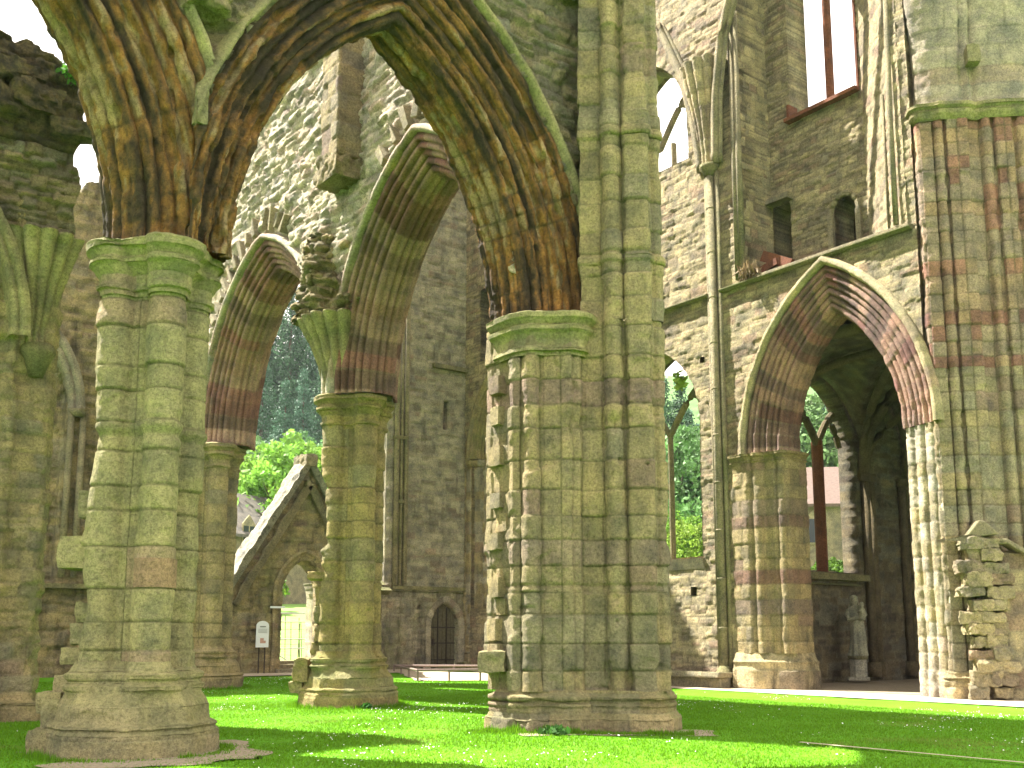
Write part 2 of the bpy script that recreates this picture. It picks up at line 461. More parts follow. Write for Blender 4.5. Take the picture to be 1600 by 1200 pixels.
# ================================================================== camera, sky, sun
cam_d = bpy.data.cameras.new('camera'); cam = bpy.data.objects.new('camera', cam_d); COL.objects.link(cam)
cam.location = (-10.589, -13.611, 1.4); cam.rotation_euler = (PI/2+.156, 0, -.647)
cam_d.sensor_width = 36; cam_d.lens = 1642.5/1600*36; cam_d.shift_y = 135.7/1600; cam_d.clip_end = 3000
scene.camera = cam
SUN_EL, SUN_AZ = R_(57), math.atan2(-.42, .907)      # azimuth measured from +y towards +x
sd_ = Vector((math.sin(SUN_AZ)*math.cos(SUN_EL), math.cos(SUN_AZ)*math.cos(SUN_EL), math.sin(SUN_EL)))
sl = bpy.data.lights.new('sun', 'SUN'); sl.energy = 5.0; sl.angle = R_(.53); sl.color = (1, .95, .86)
so = bpy.data.objects.new('sun', sl); COL.objects.link(so); so.rotation_euler = sd_.to_track_quat('Z', 'Y').to_euler()
w = bpy.data.worlds.new('World'); scene.world = w; w.use_nodes = True
t = w.node_tree; t.nodes.clear()
wo = t.nodes.new('ShaderNodeOutputWorld'); bg = t.nodes.new('ShaderNodeBackground'); t.links.new(bg.outputs[0], wo.inputs[0])
sky = t.nodes.new('ShaderNodeTexSky'); sky.sky_type = 'NISHITA'; sky.sun_disc = False
sky.sun_elevation = SUN_EL; sky.sun_rotation = SUN_AZ; sky.dust_density = 2.5; sky.air_density = 1.0
tc = t.nodes.new('ShaderNodeTexCoord'); mp = t.nodes.new('ShaderNodeMapping'); mp.inputs['Scale'].default_value = (1, 1, 2.2)
t.links.new(tc.outputs['Generated'], mp.inputs['Vector'])
cn = N(t, 'ShaderNodeTexNoise', Scale=1.6, Detail=8, Roughness=.6); t.links.new(mp.outputs[0], cn.inputs['Vector'])
cf = ramp(t, cn.outputs['Fac'], [(.36, .55), (.52, 1)])
t.links.new(mix(t, 'MIX', cf, sky.outputs[0], (12.6, 11.7, 10.9)), bg.inputs['Color'])
bg.inputs['Strength'].default_value = .05
scene.view_settings.view_transform = 'Standard'; scene.view_settings.look = 'None'; scene.view_settings.exposure = 2.35; scene.view_settings.gamma = 1

# ================================================================== ground
def gz(x, y):
    x = np.asarray(x, float); y = np.asarray(y, float)
    inside = .22*sstep(7, 19, y+.0*x)*sstep(-14, -6, x)
    far = sstep(22, 34, y)*.11*np.maximum(y-22, 0)
    d = np.hypot((x+5)*.9, y)
    east = sstep(24, 34, x)*.20*np.maximum(x-24, 0)
    hill = 46*sstep(74, 185, d)*sstep(-60, 30, y+.6*x)
    return inside+np.minimum(far, 5.0)+np.minimum(east, 5.0)*(1-.8*sstep(22, 60, y))+hill+.25*vn(x*.05, y*.05, 3.)*sstep(30, 60, d)

GRASS = plain_mat('lawn_grass', (.075, .19, .012), .9, 0, .3, 3, .0)
def ground_mat():
    m, t, b = nt('lawn')
    geo = t.nodes.new('ShaderNodeNewGeometry')
    def nz(s, d=5, r=.6):
        n = N(t, 'ShaderNodeTexNoise', Scale=s, Detail=d, Roughness=r); t.links.new(geo.outputs['Position'], n.inputs['Vector']); return n.outputs['Fac']
    c = mix(t, 'MIX', ramp(t, nz(.7), [(.35, 0), (.65, 1)]), (.075, .235, .008), (.10, .255, .012))
    c = mix(t, 'MIX', ramp(t, nz(2.6, 6), [(.55, 0), (.75, .6)]), c, (.11, .19, .03))
    c = mix(t, 'MULTIPLY', 1.0, c, ramp(t, nz(40, 4, .8), [(.3, .6), (.7, 1.35)]))
    t.links.new(c, b.inputs['Base Color']); b.inputs['Roughness'].default_value = .95; b.inputs['Specular IOR Level'].default_value = .1
    bp = N(t, 'ShaderNodeBump', Strength=.5, Distance=.04); t.links.new(nz(45, 4, .8), bp.inputs['Height']); t.links.new(bp.outputs[0], b.inputs['Normal'])
    return m
M['lawn'] = ground_mat()
ax = np.concatenate([np.linspace(-900, -60, 22), np.linspace(-55, 60, 160), np.linspace(66, 900, 60)])
ay = np.concatenate([np.linspace(-300, -30, 10), np.linspace(-26, 60, 130), np.linspace(64, 1200, 70)])
gx, gy = np.meshgrid(ax, ay)
Pg = np.stack([gx, gy, gz(gx, gy)+.012*fbm(gx, gy, 0., .9, 3)], -1)
far_ = np.hypot(gx+5, gy)[:-1, :-1] > 84
mead_ = ~far_ & ((gy[:-1, :-1] > 20.4) | (gx[:-1, :-1] > 22))
o = mesh_np('ground', Pg.reshape(-1, 3), grid_faces(*gx.shape, keep=~far_ & ~mead_), M['lawn'], None); setp(o, kind='structure')
M['meadow'] = plain_mat('rough_meadow', (.16, .27, .06), .95, 0, .4, 2.5, .3)
o = mesh_np('meadow', Pg.reshape(-1, 3), grid_faces(*gx.shape, keep=mead_), M['meadow'], None); setp(o, kind='structure')
M['scrub'] = plain_mat('hillside_scrub', (.07, .14, .04), .95, 0, .45, .6, .3)
o = mesh_np('hills', Pg.reshape(-1, 3), grid_faces(*gx.shape, keep=far_), M['scrub'], None); setp(o, kind='structure')

def sheet(name, pts, lift, mat, h=.15, rag=.12, thick=.0):
    """ground-hugging strip given as a quad, with a ragged edge"""
    a, b, c, d = [np.array(p, float) for p in pts]
    nu = max(2, int(max(np.linalg.norm(b-a), np.linalg.norm(c-d))/h)); nv = max(3, int(max(np.linalg.norm(d-a), np.linalg.norm(c-b))/h))
    u, v = np.meshgrid(np.linspace(0, 1, nu), np.linspace(0, 1, nv))
    Q = (a*(1-u)[..., None]+b*u[..., None])*(1-v)[..., None]+(d*(1-u)[..., None]+c*u[..., None])*v[..., None]
    edge = (np.minimum(np.minimum(u, 1-u), np.minimum(v, 1-v)) < 1e-6)
    Q = Q+(edge*rag)[..., None]*np.stack([fbm(Q[..., 0], Q[..., 1], 0, 1.6, 3, 2), fbm(Q[..., 0], Q[..., 1], 5, 1.6, 3, 4)], -1)
    P = np.stack([Q[..., 0], Q[..., 1], gz(Q[..., 0], Q[..., 1])+lift], -1)
    F = grid_faces(*u.shape)
    n = np.cross(P[0, 1]-P[0, 0], P[1, 0]-P[0, 0])
    if n[2] < 0: F = F[:, ::-1]
    o = mesh_np(name, P.reshape(-1, 3), F, mat, None); setp(o, kind='structure'); return o
M['gravel'] = plain_mat('pale_gravel', (.36, .30, .22), .95, 0, .35, 30, .6)
M['mud'] = plain_mat('trodden_earth', (.23, .19, .13), .95, 0, .4, 18, .6)
sheet('path', [(10.2, -8), (12.4, -8), (12.4, 19), (10.4, 19)], .022, M['gravel'])
sheet('aisle_floor', [(12.4, -1), (21, -1), (21, 6.2), (12.4, 6.2)], .03, M['mud'], .3)
sheet('path', [(-1.0, 16.6), (10.3, 16.6), (10.3, 21.5), (-1.0, 21.5)], .026, M['gravel'])
sheet('gravel_patch', [(-7.4, -1.9), (-5.3, -2.0), (-4.7, .3), (-7.4, .6)], .010, M['mud'], .08, .55)
sheet('gravel_patch', [(-1.2, -1.5), (.95, -3.15), (1.5, -2.6), (-.6, -.4)], .010, M['mud'], .08, .35)

# ================================================================== clustered piers
def pf(th):
    r = np.full_like(th, .40)
    for k in range(0, 8, 2):
        c0, rad = (.47, .245) if k % 2 == 0 else (.41, .10)
        d = th-k*PI/4; b = c0*np.cos(d); disc = rad**2-(c0*np.sin(d))**2
        r = np.maximum(r, np.where((disc > 0) & (np.cos(d) > 0), b+np.sqrt(np.maximum(disc, 0)), 0))
    return r
def octr(th, R):
    a = (th+PI/8) % (PI/4)-PI/8
    return R*math.cos(PI/8)/np.cos(a)

BASE = [(-.05, 1, 0, 1.03), (.27, 1, 0, 1.03), (.31, 1, 0, .99), (.335, 1, 0, 1.015), (.37, 1, 0, 1.0), (.40, 1, 0, .925), (.58, 1, 0, .90), (.66, .95, .1, .85),
        (.74, .6, .13, .84), (.77, .45, .18, .85), (.815, .4, .185, .85), (.84, .35, .12, .82), (.87, .3, .10, .80), (.90, .25, .145, .80), (.95, .2, .15, .80), (.975, .1, .085, .78), (1.01, .05, .055, .78), (1.06, 0, .012, .78), (1.1, 0, 0, .78)]
CAPI = [(5.66, 0, 0, .8), (5.72, 0, .004, .8), (5.735, 0, .05, .8), (5.79, 0, .055, .8), (5.81, .1, .015, .78), (5.93, .1, .03, .78), (6.02, .15, .10, .80), (6.06, .2, .165, .82), (6.11, .25, .165, .83), (6.135, .3, .11, .82), (6.20, .3, .15, .86), (6.24, .4, .22, .89), (6.33, .45, .23, .90), (6.37, .45, .17, .86), (6.375, 1, 0, .35)]
def pier_part(name, parent, cx, cy, prof, h, st, mat, extra=None, sc=1.0, z0=0.):
    nth = int(2*PI*.8/h); th = np.linspace(0, 2*PI, nth+1)
    kz = np.array([p[0] for p in prof]); zz = np.unique(np.concatenate([np.arange(kz[0], kz[-1], h if prof is SHAFT else h*.6), kz]))
    bl, of, orr = [np.interp(zz, kz, [p[i] for p in prof])[:, None] for i in (1, 2, 3)]
    r = ((pf(th)[None, :]+of)*(1-bl)+octr(th, 1.0)[None, :]*orr*bl)*sc
    P = np.stack([cx+r*np.cos(th), cy+r*np.sin(th), zz[:, None]*np.ones_like(r)+z0], -1)
    S = th[None, :]*.8+0*r; T = zz[:, None]+0*r
    return surf(name, P, S, T, st, mat, parent, closed=True, extra=extra(P, th, zz) if extra else None)
SHAFT = [(1.0, 0, 0, .8), (5.75, 0, 0, .8)]
def gauss(x, s): return np.exp(-(x/s)**2)
def cyc(a): return (a+PI) % (2*PI)-PI

def pier(cx, cy, label, h, seed, pal, mats, worn=None, z0=0., wx=1.):
    t = thing('stone_pier', label, 'pier', (cx, cy, z0), 'clustered stone piers of the arcades')
    s1 = sty(pal, (.30, .52), (1.3, 2.2), jd=.020, ew=.024, amp=.012*wx, na=.020*wx, nf=4.5, seed=seed, jw=.007, ms=.7, cv=.22, flake=.022*wx, mort=(.10, .095, .045), row=.4, sb=[(PI/4+k_*PI/2)*.8 for k_ in range(4)])
    s2 = sty(pal, (.36, .42), (.7, 1.0), jd=.006, ew=.02, amp=.006, na=.026, nf=5, seed=seed+1, jw=.006, ms=.3, cv=.2, flake=.02)
    pier_part('pier_base', t, cx, cy, BASE, h, s2, mats[0], worn[0] if worn else None, 1, z0)
    pier_part('pier_shaft', t, cx, cy, SHAFT, h, s1, mats[1], worn[1] if worn else None, 1, z0)
    pier_part('pier_capital', t, cx, cy, CAPI, h, s2, mats[2], worn[2] if worn else None, 1, 0)
    return t
def roughblock(name, parent, c, size, rz, mat, seed, pal=None, amp=.03, h=.05, label=None):
    """one weathered stone block, its six sides as one displaced skin"""
    n = max(4, int(max(size)/h))
    V = []; F = []
    for ax_ in range(3):
        for sg in (-1, 1):
            u, v = np.meshgrid(np.linspace(-1, 1, n), np.linspace(-1, 1, n)); q = [None]*3
            q[ax_] = sg*np.ones_like(u); q[(ax_+1) % 3] = u*sg; q[(ax_+2) % 3] = v
            b = len(V)*n*n if False else sum(len(x) for x in V)
            V.append(np.stack(q, -1).reshape(-1, 3)); F.append(grid_faces(n, n, base=b))
    V = np.concatenate(V); F = np.concatenate(F)
    l = np.linalg.norm(V, axis=1)[:, None]; V = V*(1-.05*sstep(1.35, 1.75, l))*np.array(size)/2
    cs, sn = math.cos(rz), math.sin(rz); V = np.stack([V[:, 0]*cs-V[:, 1]*sn, V[:, 0]*sn+V[:, 1]*cs, V[:, 2]], 1)+np.array(c)
    dv = V-np.array(c); dv = dv/np.linalg.norm(dv, axis=1)[:, None]
    nz_ = fbm(V[:, 0], V[:, 1], V[:, 2], 7, 5, seed); V = V+dv*(amp*(nz_+.5*np.round(nz_*5)/5))[:, None]
    cc = pick(pal or P_OLIVE, np.full(len(V), (seed*.37) % 1))
    o = mesh_np(name, V, F, mat, parent, None if parent is not None else c, cc)
    if label: o['label'] = label
    return o

# --- near pier, left front
def wornL_shaft(P, th, zz):
    T = zz[:, None]; A = th[None, :]
    left = gauss(cyc(A-R_(165)), .55)
    e = -.10*left*gauss(T-3.75, .55)-.09*left*gauss(T-1.75, .35)+.05*left*gauss(T-2.55, .12)
    right = gauss(cyc(A-R_(-20)), .4)
    e = e-.06*right*gauss(T-3.0, .25)-.05*right*gauss(T-2.2, .15)
    band = gauss(T-3.98, .07)-.7*gauss(T-3.86, .05)
    return e+.028*band+.0*A
def wornL_cap(P, th, zz):
    T = zz[:, None]; A = th[None, :]
    return -.06*gauss(cyc(A-R_(-10)), .5)*gauss(T-6.25, .2)*(1+fbm(P[..., 0], P[..., 1], P[..., 2], 3, 3))-.03*gauss(cyc(A-R_(215)), .4)*(T > 6.2)
LX, LY = -6.32, -.24
pL = pier(LX, LY, 'large mossy clustered pier nearest the camera at the left, with a pink repair stone', .019, 11, P_PIER, (M['pier'], M['pier'], M['cap']), (None, wornL_shaft, wornL_cap))
ld = np.array([-.8, .6])        # camera-left direction in plan
def at(c, l, f):                # c + l*left + f*towards the camera, in plan
    return (c[0]+ld[0]*l-.6*f, c[1]+ld[1]*l-.8*f)
for k, (l, f, z, s) in enumerate([(.60, .10, 2.42, (.62, .6, .40)), (.55, .08, 3.02, (.36, .4, .34)), (.66, .0, 1.42, (.26, .4, .26)), (.74, -.02, 1.16, (.26, .4, .2)), (.60, .05, 1.68, (.2, .3, .26))]):
    x, y = at((LX, LY), l, f)
    roughblock('tusk_stone', pL, (x, y, z), s, -.645, M['pier'], 60+k, P_PIER, .05 if k else .02, .04)
for k, (l, f, z, s) in enumerate([(.84, -.15, .80, (.26, .5, .26)), (.96, -.05, .60, (.30, .6, .26)), (.90, .05, .42, (.22, .5, .46)), (.98, .05, .15, (.26, .8, .30))]):
    x, y = at((LX, LY), l, f)
    roughblock('plinth_block', pL, (x, y, z), s, -.645, M['pier'], 70+k, P_PIER, .02, .04)
# pink replacement stone on the front shaft
x, y = LX+.0, LY-.455
th_ = np.linspace(R_(-165), R_(-12), 40); zz_ = np.linspace(1.98, 2.33, 16)
Pp = np.stack([x+.272*np.cos(th_)[None, :]+0*zz_[:, None], y+.272*np.sin(th_)[None, :]+0*zz_[:, None], zz_[:, None]+0*th_[None, :]], -1)
surf('repair_stone', Pp, th_[None, :]*.27+0*Pp[..., 0]+5, zz_[:, None]+0*Pp[..., 0]+3.1, sty([((.32, .215, .15), 1)], (9, 9.1), (9, 9.1), jd=0, amp=0, na=.004, seed=3, ms=0), M['olive'], pL)['label'] = 'pinkish smooth replacement stone'

# --- middle and far piers of the second arcade
MX, MY = -.06, 5.86
def wornM_shaft(P, th, zz):
    T = zz[:, None]; A = th[None, :]
    left = gauss(cyc(A-R_(165)), .5)
    return -.10*left*sstep(4.9, 4.2, T)*sstep(2.2, 2.6, T)*(1+.8*vn(P[..., 2]*7, 0*P[..., 0], 3.))-.04*left*sstep(2.2, 1.5, T)
P_OCHRE = [((.31, .25, .115), 4), ((.28, .225, .12), 3), ((.33, .26, .12), 2), ((.26, .23, .13), 2)]
pM = pier(MX, MY, 'ochre clustered pier standing on the lawn in the middle, in front of the gabled doorway', .03, 15, P_OCHRE, (M['cap'], M['olive'], M['cap']), (None, wornM_shaft, None), 0, 1.3)
for k, (l, f, z, s) in enumerate([(.53, .14, 1.45, (.3, .4, .34)), (.56, .14, 1.82, (.24, .4, .34)), (.53, .14, 2.2, (.3, .4, .38)), (.60, .18, 2.62, (.46, .5, .16)), (.58, .1, 1.15, (.34, .4, .26)), (.93, .1, .72, (.3, .5, .46)), (1.02, .05, .38, (.26, .5, .22))]):
    x, y = at((MX, MY), l, f); roughblock('tusk_stone', pM, (x, y, z), s, -.645, M['olive'], 80+k, P_OCHRE, .05, .05)
FX, FY = -.35, 13.1
pF = pier(FX, FY, 'far clustered pier half hidden behind the large mossy pier', .04, 19, P_OLIVE, (M['dark'], M['olive'], M['olive']), None, .08)
# ================================================================== near arcade wall
def exp_arch(a, rise, rho):
    Rr = (a*a+rise*rise)/(2*a); c = Rr-a; return a+rho, math.sqrt((Rr+rho)**2-c*c)
def shear(P, S, T): return 0
ARC_A, ARC_R = 2.45, 4.35
A1 = thing('near_arcade_wall', 'huge near arcade wall with orange stained moulded arches resting on the large mossy pier', 'wall', (-3, -.35, 6.35))
SKEW = .28
def near_wall_sdf(u, z):
    d = np.full_like(u, 9.)
    for uc in (-3.15, -9.35):
        ea, er = exp_arch(ARC_A, ARC_R, 1.0)
        d = np.minimum(d, arch_sdf(u, z, uc+SKEW*.75, ea, 6.35, er, 0))
    top = 13.2+.5*vn(u*.7, 0*u, 2.)
    return np.minimum(d, top-z)
def near_extra(u, z):
    return .10*fbm(u, z, 1., .8, 3)-.28*gauss(u+6.15, .28)*gauss(z-9.15, .30)+.05*(vn(u*2, z*2, 9.) > .3)
wall('rubble_face', A1, (0, -1.1, 0), (1, 0, 0), (0, -1, 0), -12.5, 1.2, 6.4, 13.8, .03, sty(P_RUBBLE, (.12, .24), (.28, .6), jd=.045, jw=.016, ew=.035, amp=.04, na=.035, nf=5, warp=.09, split=.35, seed=21, mort=(.30, .26, .19), ms=.6, flake=.05), M['rubble'], near_wall_sdf, 1.45, near_extra)
prof_near = order_profile(1.15, .75, .27, [.10, .13, .09, .14, .09, .13, .10], hood=0)
st_near = sty(P_ARCH, (.26, .42), (.17, .34), jd=.014, jw=.006, ew=.02, amp=.012, na=.030, nf=11, seed=23, mort=(.06, .05, .03), ms=.55, flake=.045, cv=.25, ribs=1.)
def skewed(name, parent, pts, uc, frac=1., half=None, h=.028, st=st_near, mat='arch'):
    prof, s = resample(pts, h)
    u, z, T = arch_grid(prof, uc, ARC_A, 6.35, ARC_R, h*1.15, 0, half, frac)
    e = prof[:, 1][None, :]+0*u; u = u-SKEW*e
    P = np.stack([u, e-.35, z], -1); S = s[None, :]+0*u
    n = normals(P, False); i, j = P.shape[0]//4, np.argmin(prof[:, 0])
    fl = np.dot(n[i, j], np.array([uc, -.35, 7.8])-P[i, j]) < 0
    cr = fbm(P[..., 0], P[..., 1], P[..., 2], 2.2, 4, 31)
    ex = -.04*sstep(.15, .45, cr)*(1+.6*vn(S*14, T*9, 3.))
    D, c = dress(P, S, T, st, False, fl, ex)
    # the two neighbouring arches meet over the pier axis: cut each one there
    cut = (u[:-1, :-1] > -6.24) if uc > -6 else (u[:-1, :-1] < -6.10)
    return mesh_np(name, D.reshape(-1, 3), grid_faces(*u.shape, keep=cut, flip=fl), M[mat], parent, None, c.reshape(-1, 3))
skewed('moulded_arch', A1, prof_near, -3.15)
skewed('moulded_arch', A1, prof_near, -9.35, h=.04)
hood = [(1.04, -.70), (1.04, -.80), (1.07, -.87), (1.12, -.88), (1.17, -.82), (1.19, -.70)]
st_hood = sty(P_PIER, (.5, .8), (3, 4), jd=.008, amp=.006, na=.02, nf=5, seed=24, ms=.3)
skewed('hood_mould', A1, hood, -3.15, st=st_hood, mat='cap')
skewed('hood_mould', A1, hood, -9.35, st=st_hood, mat='cap', h=.04)
roughblock('corbel', A1, (-6.22, -1.15, 9.85), (.50, .5, .85), .3, M['rubble'], 91, P_RUBBLE, .12, .03)
roughblock('springer_stone', A1, (-6.16, -1.08, 8.15), (.16, .16, .5), 0, M['pier'], 92, P_PIER, .02, .03)
b = MB()
def string(mb, p0, p1, prof):
    """prof (out, z) polygon swept between two plan points, out to the right of the direction"""
    p0, p1 = np.array(p0, float), np.array(p1, float); d = (p1-p0)/np.linalg.norm(p1-p0); nm = np.array([d[1], -d[0]])
    n = len(prof); V = []
    for p in (p0, p1): V += [(p[0]+nm[0]*o_, p[1]+nm[1]*o_, z_) for o_, z_ in prof]
    F = [(k, (k+1) % n, n+(k+1) % n, n+k) for k in range(n)]+[tuple(range(n))[::-1], tuple(range(n, 2*n))]
    mb.add(V, F)
M['trim'] = stone_mat('mossy_trim_stone', moss=.6, stain=.3, lichen=.3, base=(.24, .22, .13), bump=.8)
M['trimpale'] = stone_mat('pale_trim_stone', moss=.45, stain=.2, lichen=.5, base=(.32, .28, .2), bump=.8)
M['redstone'] = stone_mat('red_sandstone_trim', moss=.05, stain=.1, lichen=.3, base=(.19, .075, .045), bump=.5)
def sprof(z, o_=.14, hh=.2): return [(-.1, z), (o_*.5, z), (o_, z+hh*.35), (o_, z+hh*.55), (-.1, z+hh)]
string(b, (-1.3, -1.1), (.9, -1.1), sprof(12.05, .16, .22)); b.build('string_course', M['trim'], A1)

# ================================================================== vertical sweeps (crossing piers, responds)
def vsweep(name, parent, pts, zk, h, st, mat, hz=None, extra=None, flipref=None):
    """plan polyline pts swept up; zk rows (z, offset outwards)"""
    prof, s = resample(pts, h)
    tg = np.gradient(prof, axis=0); k = 5; ker = np.ones(2*k+1)/(2*k+1)
    tg = np.stack([np.convolve(np.pad(tg[:, i], k, 'edge'), ker, 'valid') for i in (0, 1)], 1)
    nm = np.stack([tg[:, 1], -tg[:, 0]], 1); nm /= np.linalg.norm(nm, axis=1)[:, None]
    kz = np.array([q[0] for q in zk]); zz = np.unique(np.concatenate([np.arange(kz[0], kz[-1], hz or h), kz]))
    of = np.interp(zz, kz, [q[1] for q in zk])
    # plan order left -> right seen from outside: the outward normal must point at flipref
    sgn = 1
    mid = len(prof)//2
    if flipref is not None and np.dot(nm[mid], np.array(flipref)-prof[mid]) < 0: sgn = -1
    X = prof[:, 0][None, :]+sgn*nm[:, 0][None, :]*of[:, None]; Y = prof[:, 1][None, :]+sgn*nm[:, 1][None, :]*of[:, None]
    P = np.stack([X, Y, zz[:, None]+0*X], -1)
    n = normals(P, False); q = n[P.shape[0]//2, mid]
    fl = (np.dot(q[:2], nm[mid]*sgn) < 0)
    S = s[None, :]+0*X; T = zz[:, None]+0*X
    ex = extra(P, S, T) if extra else None
    return surf(name, P, S, T, st, mat, parent, flip=fl, extra=ex)

def diag(cx, cy, pts):
    d = np.array([.7071, -.7071]); n = np.array([-.7071, -.7071])
    return [tuple(np.array([cx, cy])+d*w_+n*o_) for w_, o_ in pts]
# ---- crossing pier C
C0 = (-.30, -1.55)
lowp = [(-1.35, -2.9), (-1.46, -.62), (-1.36, -.50), (-1.33, -.50), (-1.20, -.36), (-1.17, -.37), (-1.03, -.21), (-1.02, -.10), (-.95, -.02), (-.82, 0.)]+rolls((-.80, -.03), (-.50, -.03), [.15], 12, 1)
lowp += [(-.46, 0), (-.02, 0), (.0, -.08), (.10, -.10), (.13, -.22), (.17, -.25), (.20, -.24)]+[(.20+.22*q, -.25-.03*math.sin(PI*q)) for q in np.linspace(0, 1, 6)]+[(.45, -.28)]
up_part = rolls((.46, -.26), (.79, -.24), [.19], 12, 1)+[(.81, -.22), (.84, -.13), (.87, -.11), (1.15, -.10), (1.22, -.15), (1.24, -.30)]+rolls((1.25, -.32), (1.38, -.54), [.09], 8, 1)+[(1.38, -.7), (1.30, -2.9)]
lowp += up_part
highp = [(.12, -1.6), (.12, -.22), (.20, -.26), (.42, -.26), (.45, -.28)]+up_part
C = thing('crossing_pier', 'tall central crossing pier rising out of the picture, with a half capital on its left', 'pier', (-.2, -1.2, 0), 'great piers of the crossing')
st_c = sty(P_OLIVE, (.33, .50), (.30, .52), jd=.019, jw=.007, ew=.024, amp=.020, na=.022, nf=5, seed=33, ms=.65, mort=(.10, .10, .045), flake=.035, cv=.22, row=.5)
def crease(pts, h, ws, cxy):
    prof, s = resample(pts, h); w_ = (prof[:, 0]-cxy[0])*.7071-(prof[:, 1]-cxy[1])*.7071
    o_ = -(prof[:, 0]-cxy[0])*.7071-(prof[:, 1]-cxy[1])*.7071
    return [s[np.argmin((w_-a_)**2+.3*(o_-b_)**2)] for a_, b_ in ws]
CW = [(-1.03, -.15), (-.80, -.03), (-.50, -.03), (-.2, 0), (.14, -.2), (.455, -.27), (.80, -.24), (1.23, -.2)]
def c_holes(P, S, T):
    e = -.03*gauss(T-2.15, .03)
    w_ = (P[..., 0]-C0[0])*.7071-(P[..., 1]-C0[1])*.7071
    for (wc, zc, r_, dd) in ((.62, 4.62, .09, .10), (.60, 1.98, .07, .06), (.72, 4.05, .03, .08), (1.12, 3.98, .02, .08), (.62, 1.62, .02, .06), (.3, 3.0, .25, .02), (.05, 4.6, .2, .03)):
        e = e-dd*gauss(w_-wc, r_)*gauss(T-zc, r_*1.2)
    return e
vsweep('pier_lower_shafts', C, diag(*C0, lowp), [(.59, 0), (6.3, 0)], .020, dict(st_c, sb=crease(diag(*C0, lowp), .020, CW, C0), bands=[(5.15, (.235, .17, .14)), (1.0, (.20, .175, .125)), (2.75, (.24, .19, .145))]), M['olive'], flipref=(-10, -13), extra=c_holes)
vsweep('pier_upper_shafts', C, diag(*C0, highp), [(6.3, 0), (7.22, .01), (7.27, .045), (7.34, .045), (7.38, .0), (9.35, 0), (9.4, .045), (9.75, .03), (9.78, 0), (16, 0)], .028, sty(P_OLIVE, (.33, .50), (.30, .52), jd=.022, jw=.007, ew=.024, amp=.02, na=.022, nf=5, seed=34, ms=.6, mort=(.11, .11, .05), flake=.035, cv=.3, row=.4, sb=crease(diag(*C0, highp), .028, CW[5:], C0)), M['olive'], flipref=(-10, -13))
smp = [(-1.2, -2.9), (-1.27, -.42), (-1.1, -.22), (-.9, -.02), (-.8, .0), (-.65, .1), (-.5, .0), (0, 0), (.12, -.12), (.3, -.2), (.47, -.18), (.62, -.06), (.8, -.1), (1.17, -.10), (1.26, -.25), (1.38, -.7), (1.30, -2.9)]
CB = [(z_*.72, o_*.85) for z_, o_ in [(-.05, .20), (.27, .19), (.29, .15), (.34, .13), (.48, .10), (.53, .125), (.56, .12), (.585, .06), (.62, .055), (.66, .115), (.71, .12), (.74, .05), (.80, .015), (.84, 0)]]
vsweep('pier_base', C, diag(*C0, smp), CB, .03, sty(P_OLIVE, (.27, .29), (.6, 1.0), jd=.012, jw=.008, amp=.012, na=.03, nf=5, seed=35, ms=.3, flake=.03), M['dark'] if False else M['pier'], hz=.012, flipref=(-10, -13))
ccp = [(-1.15, -1.7), (-1.27, -.42), (-1.1, -.22), (-.9, -.02), (-.65, .08), (-.4, 0), (0, 0), (.17, -.14), (.25, -.4)]
vsweep('half_capital', C, diag(*C0, ccp), [(5.72, 0), (5.76, .0), (5.78, .055), (5.84, .05), (5.87, .01), (5.98, .02), (6.06, .06), (6.11, .12), (6.17, .125), (6.2, .07), (6.24, .11), (6.29, .16), (6.37, .17), (6.40, .1), (6.405, -.5)], .03, sty(P_PIER, (1, 1.1), (.7, 1), jd=.006, amp=.006, na=.02, seed=36, ms=.3, flake=.02), M['cap'], hz=.012, flipref=(-10, -13))
rr = np.random.RandomState(4)
for k in range(10):
    w_, z_ = [(-1.2, 1.12), (-1.22, 1.5), (-1.2, 2.15), (-1.21, 2.85), (-1.2, 3.5), (-1.2, 4.2), (-1.2, 4.85), (-1.2, 5.35), (-1.08, 1.85), (-1.08, 3.15)][k]
    x, y = diag(*C0, [(w_, -.42)])[0]
    roughblock('tusk_stone', C, (x, y, z_), (rr.uniform(.22, .30), rr.uniform(.22, .30), rr.uniform(.24, .34)), rr.uniform(-.05, .05), M['olive'], 120+k, P_OLIVE, .015, .035)
x, y = diag(*C0, [(-1.28, -.35)])[0]
roughblock('tusk_stone', C, (x, y, 1.02), (.42, .5, .3), -.785, M['pier'], 140, P_PIER, .04, .03)

# ---- crossing pier R
R0 = (12.66, -1.40); WX = 11.8; RIBS = []
rp = [(-1.25, -2.6), (-1.42, -1.15)]+rolls((-1.42, -1.10), (-1.40, -.80), [.10], 10, 1)+rolls((-1.40, -.76), (-1.36, -.46), [.10], 10, 1)+[(-1.34, -.40), (-1.40, -.34), (-1.38, -.08), (-1.30, 0), (-1.02, 0)]
rp += [(-1.01, -.12)]+rolls((-1.0, -.08), (-.74, -.08), [.15], 10, 1)+[(-.73, -.12), (-.70, .05), (-.22, .05), (-.16, -.08), (.10, -.14)]+rolls((.12, -.17), (.40, -.17), [.16], 10, 1)+[(.46, -.02), (.82, -.02), (.86, -.1)]+rolls((.9, -.16), (1.2, -.17), [.15], 10, 1)+[(1.3, -.1), (1.6, -.14), (1.7, -.5), (1.6, -2.6)]
Rr_ = thing('crossing_pier', 'red and buff banded crossing pier at the right edge, with a sunlit left side', 'pier', (12.2, -1, 0), 'great piers of the crossing')
st_r = sty(P_RED, (.30, .46), (.28, .5), jd=.015, jw=.008, ew=.022, amp=.015, na=.020, nf=5, seed=41, ms=.7, mort=(.12, .10, .06), flake=.03, cv=.2, row=.72)
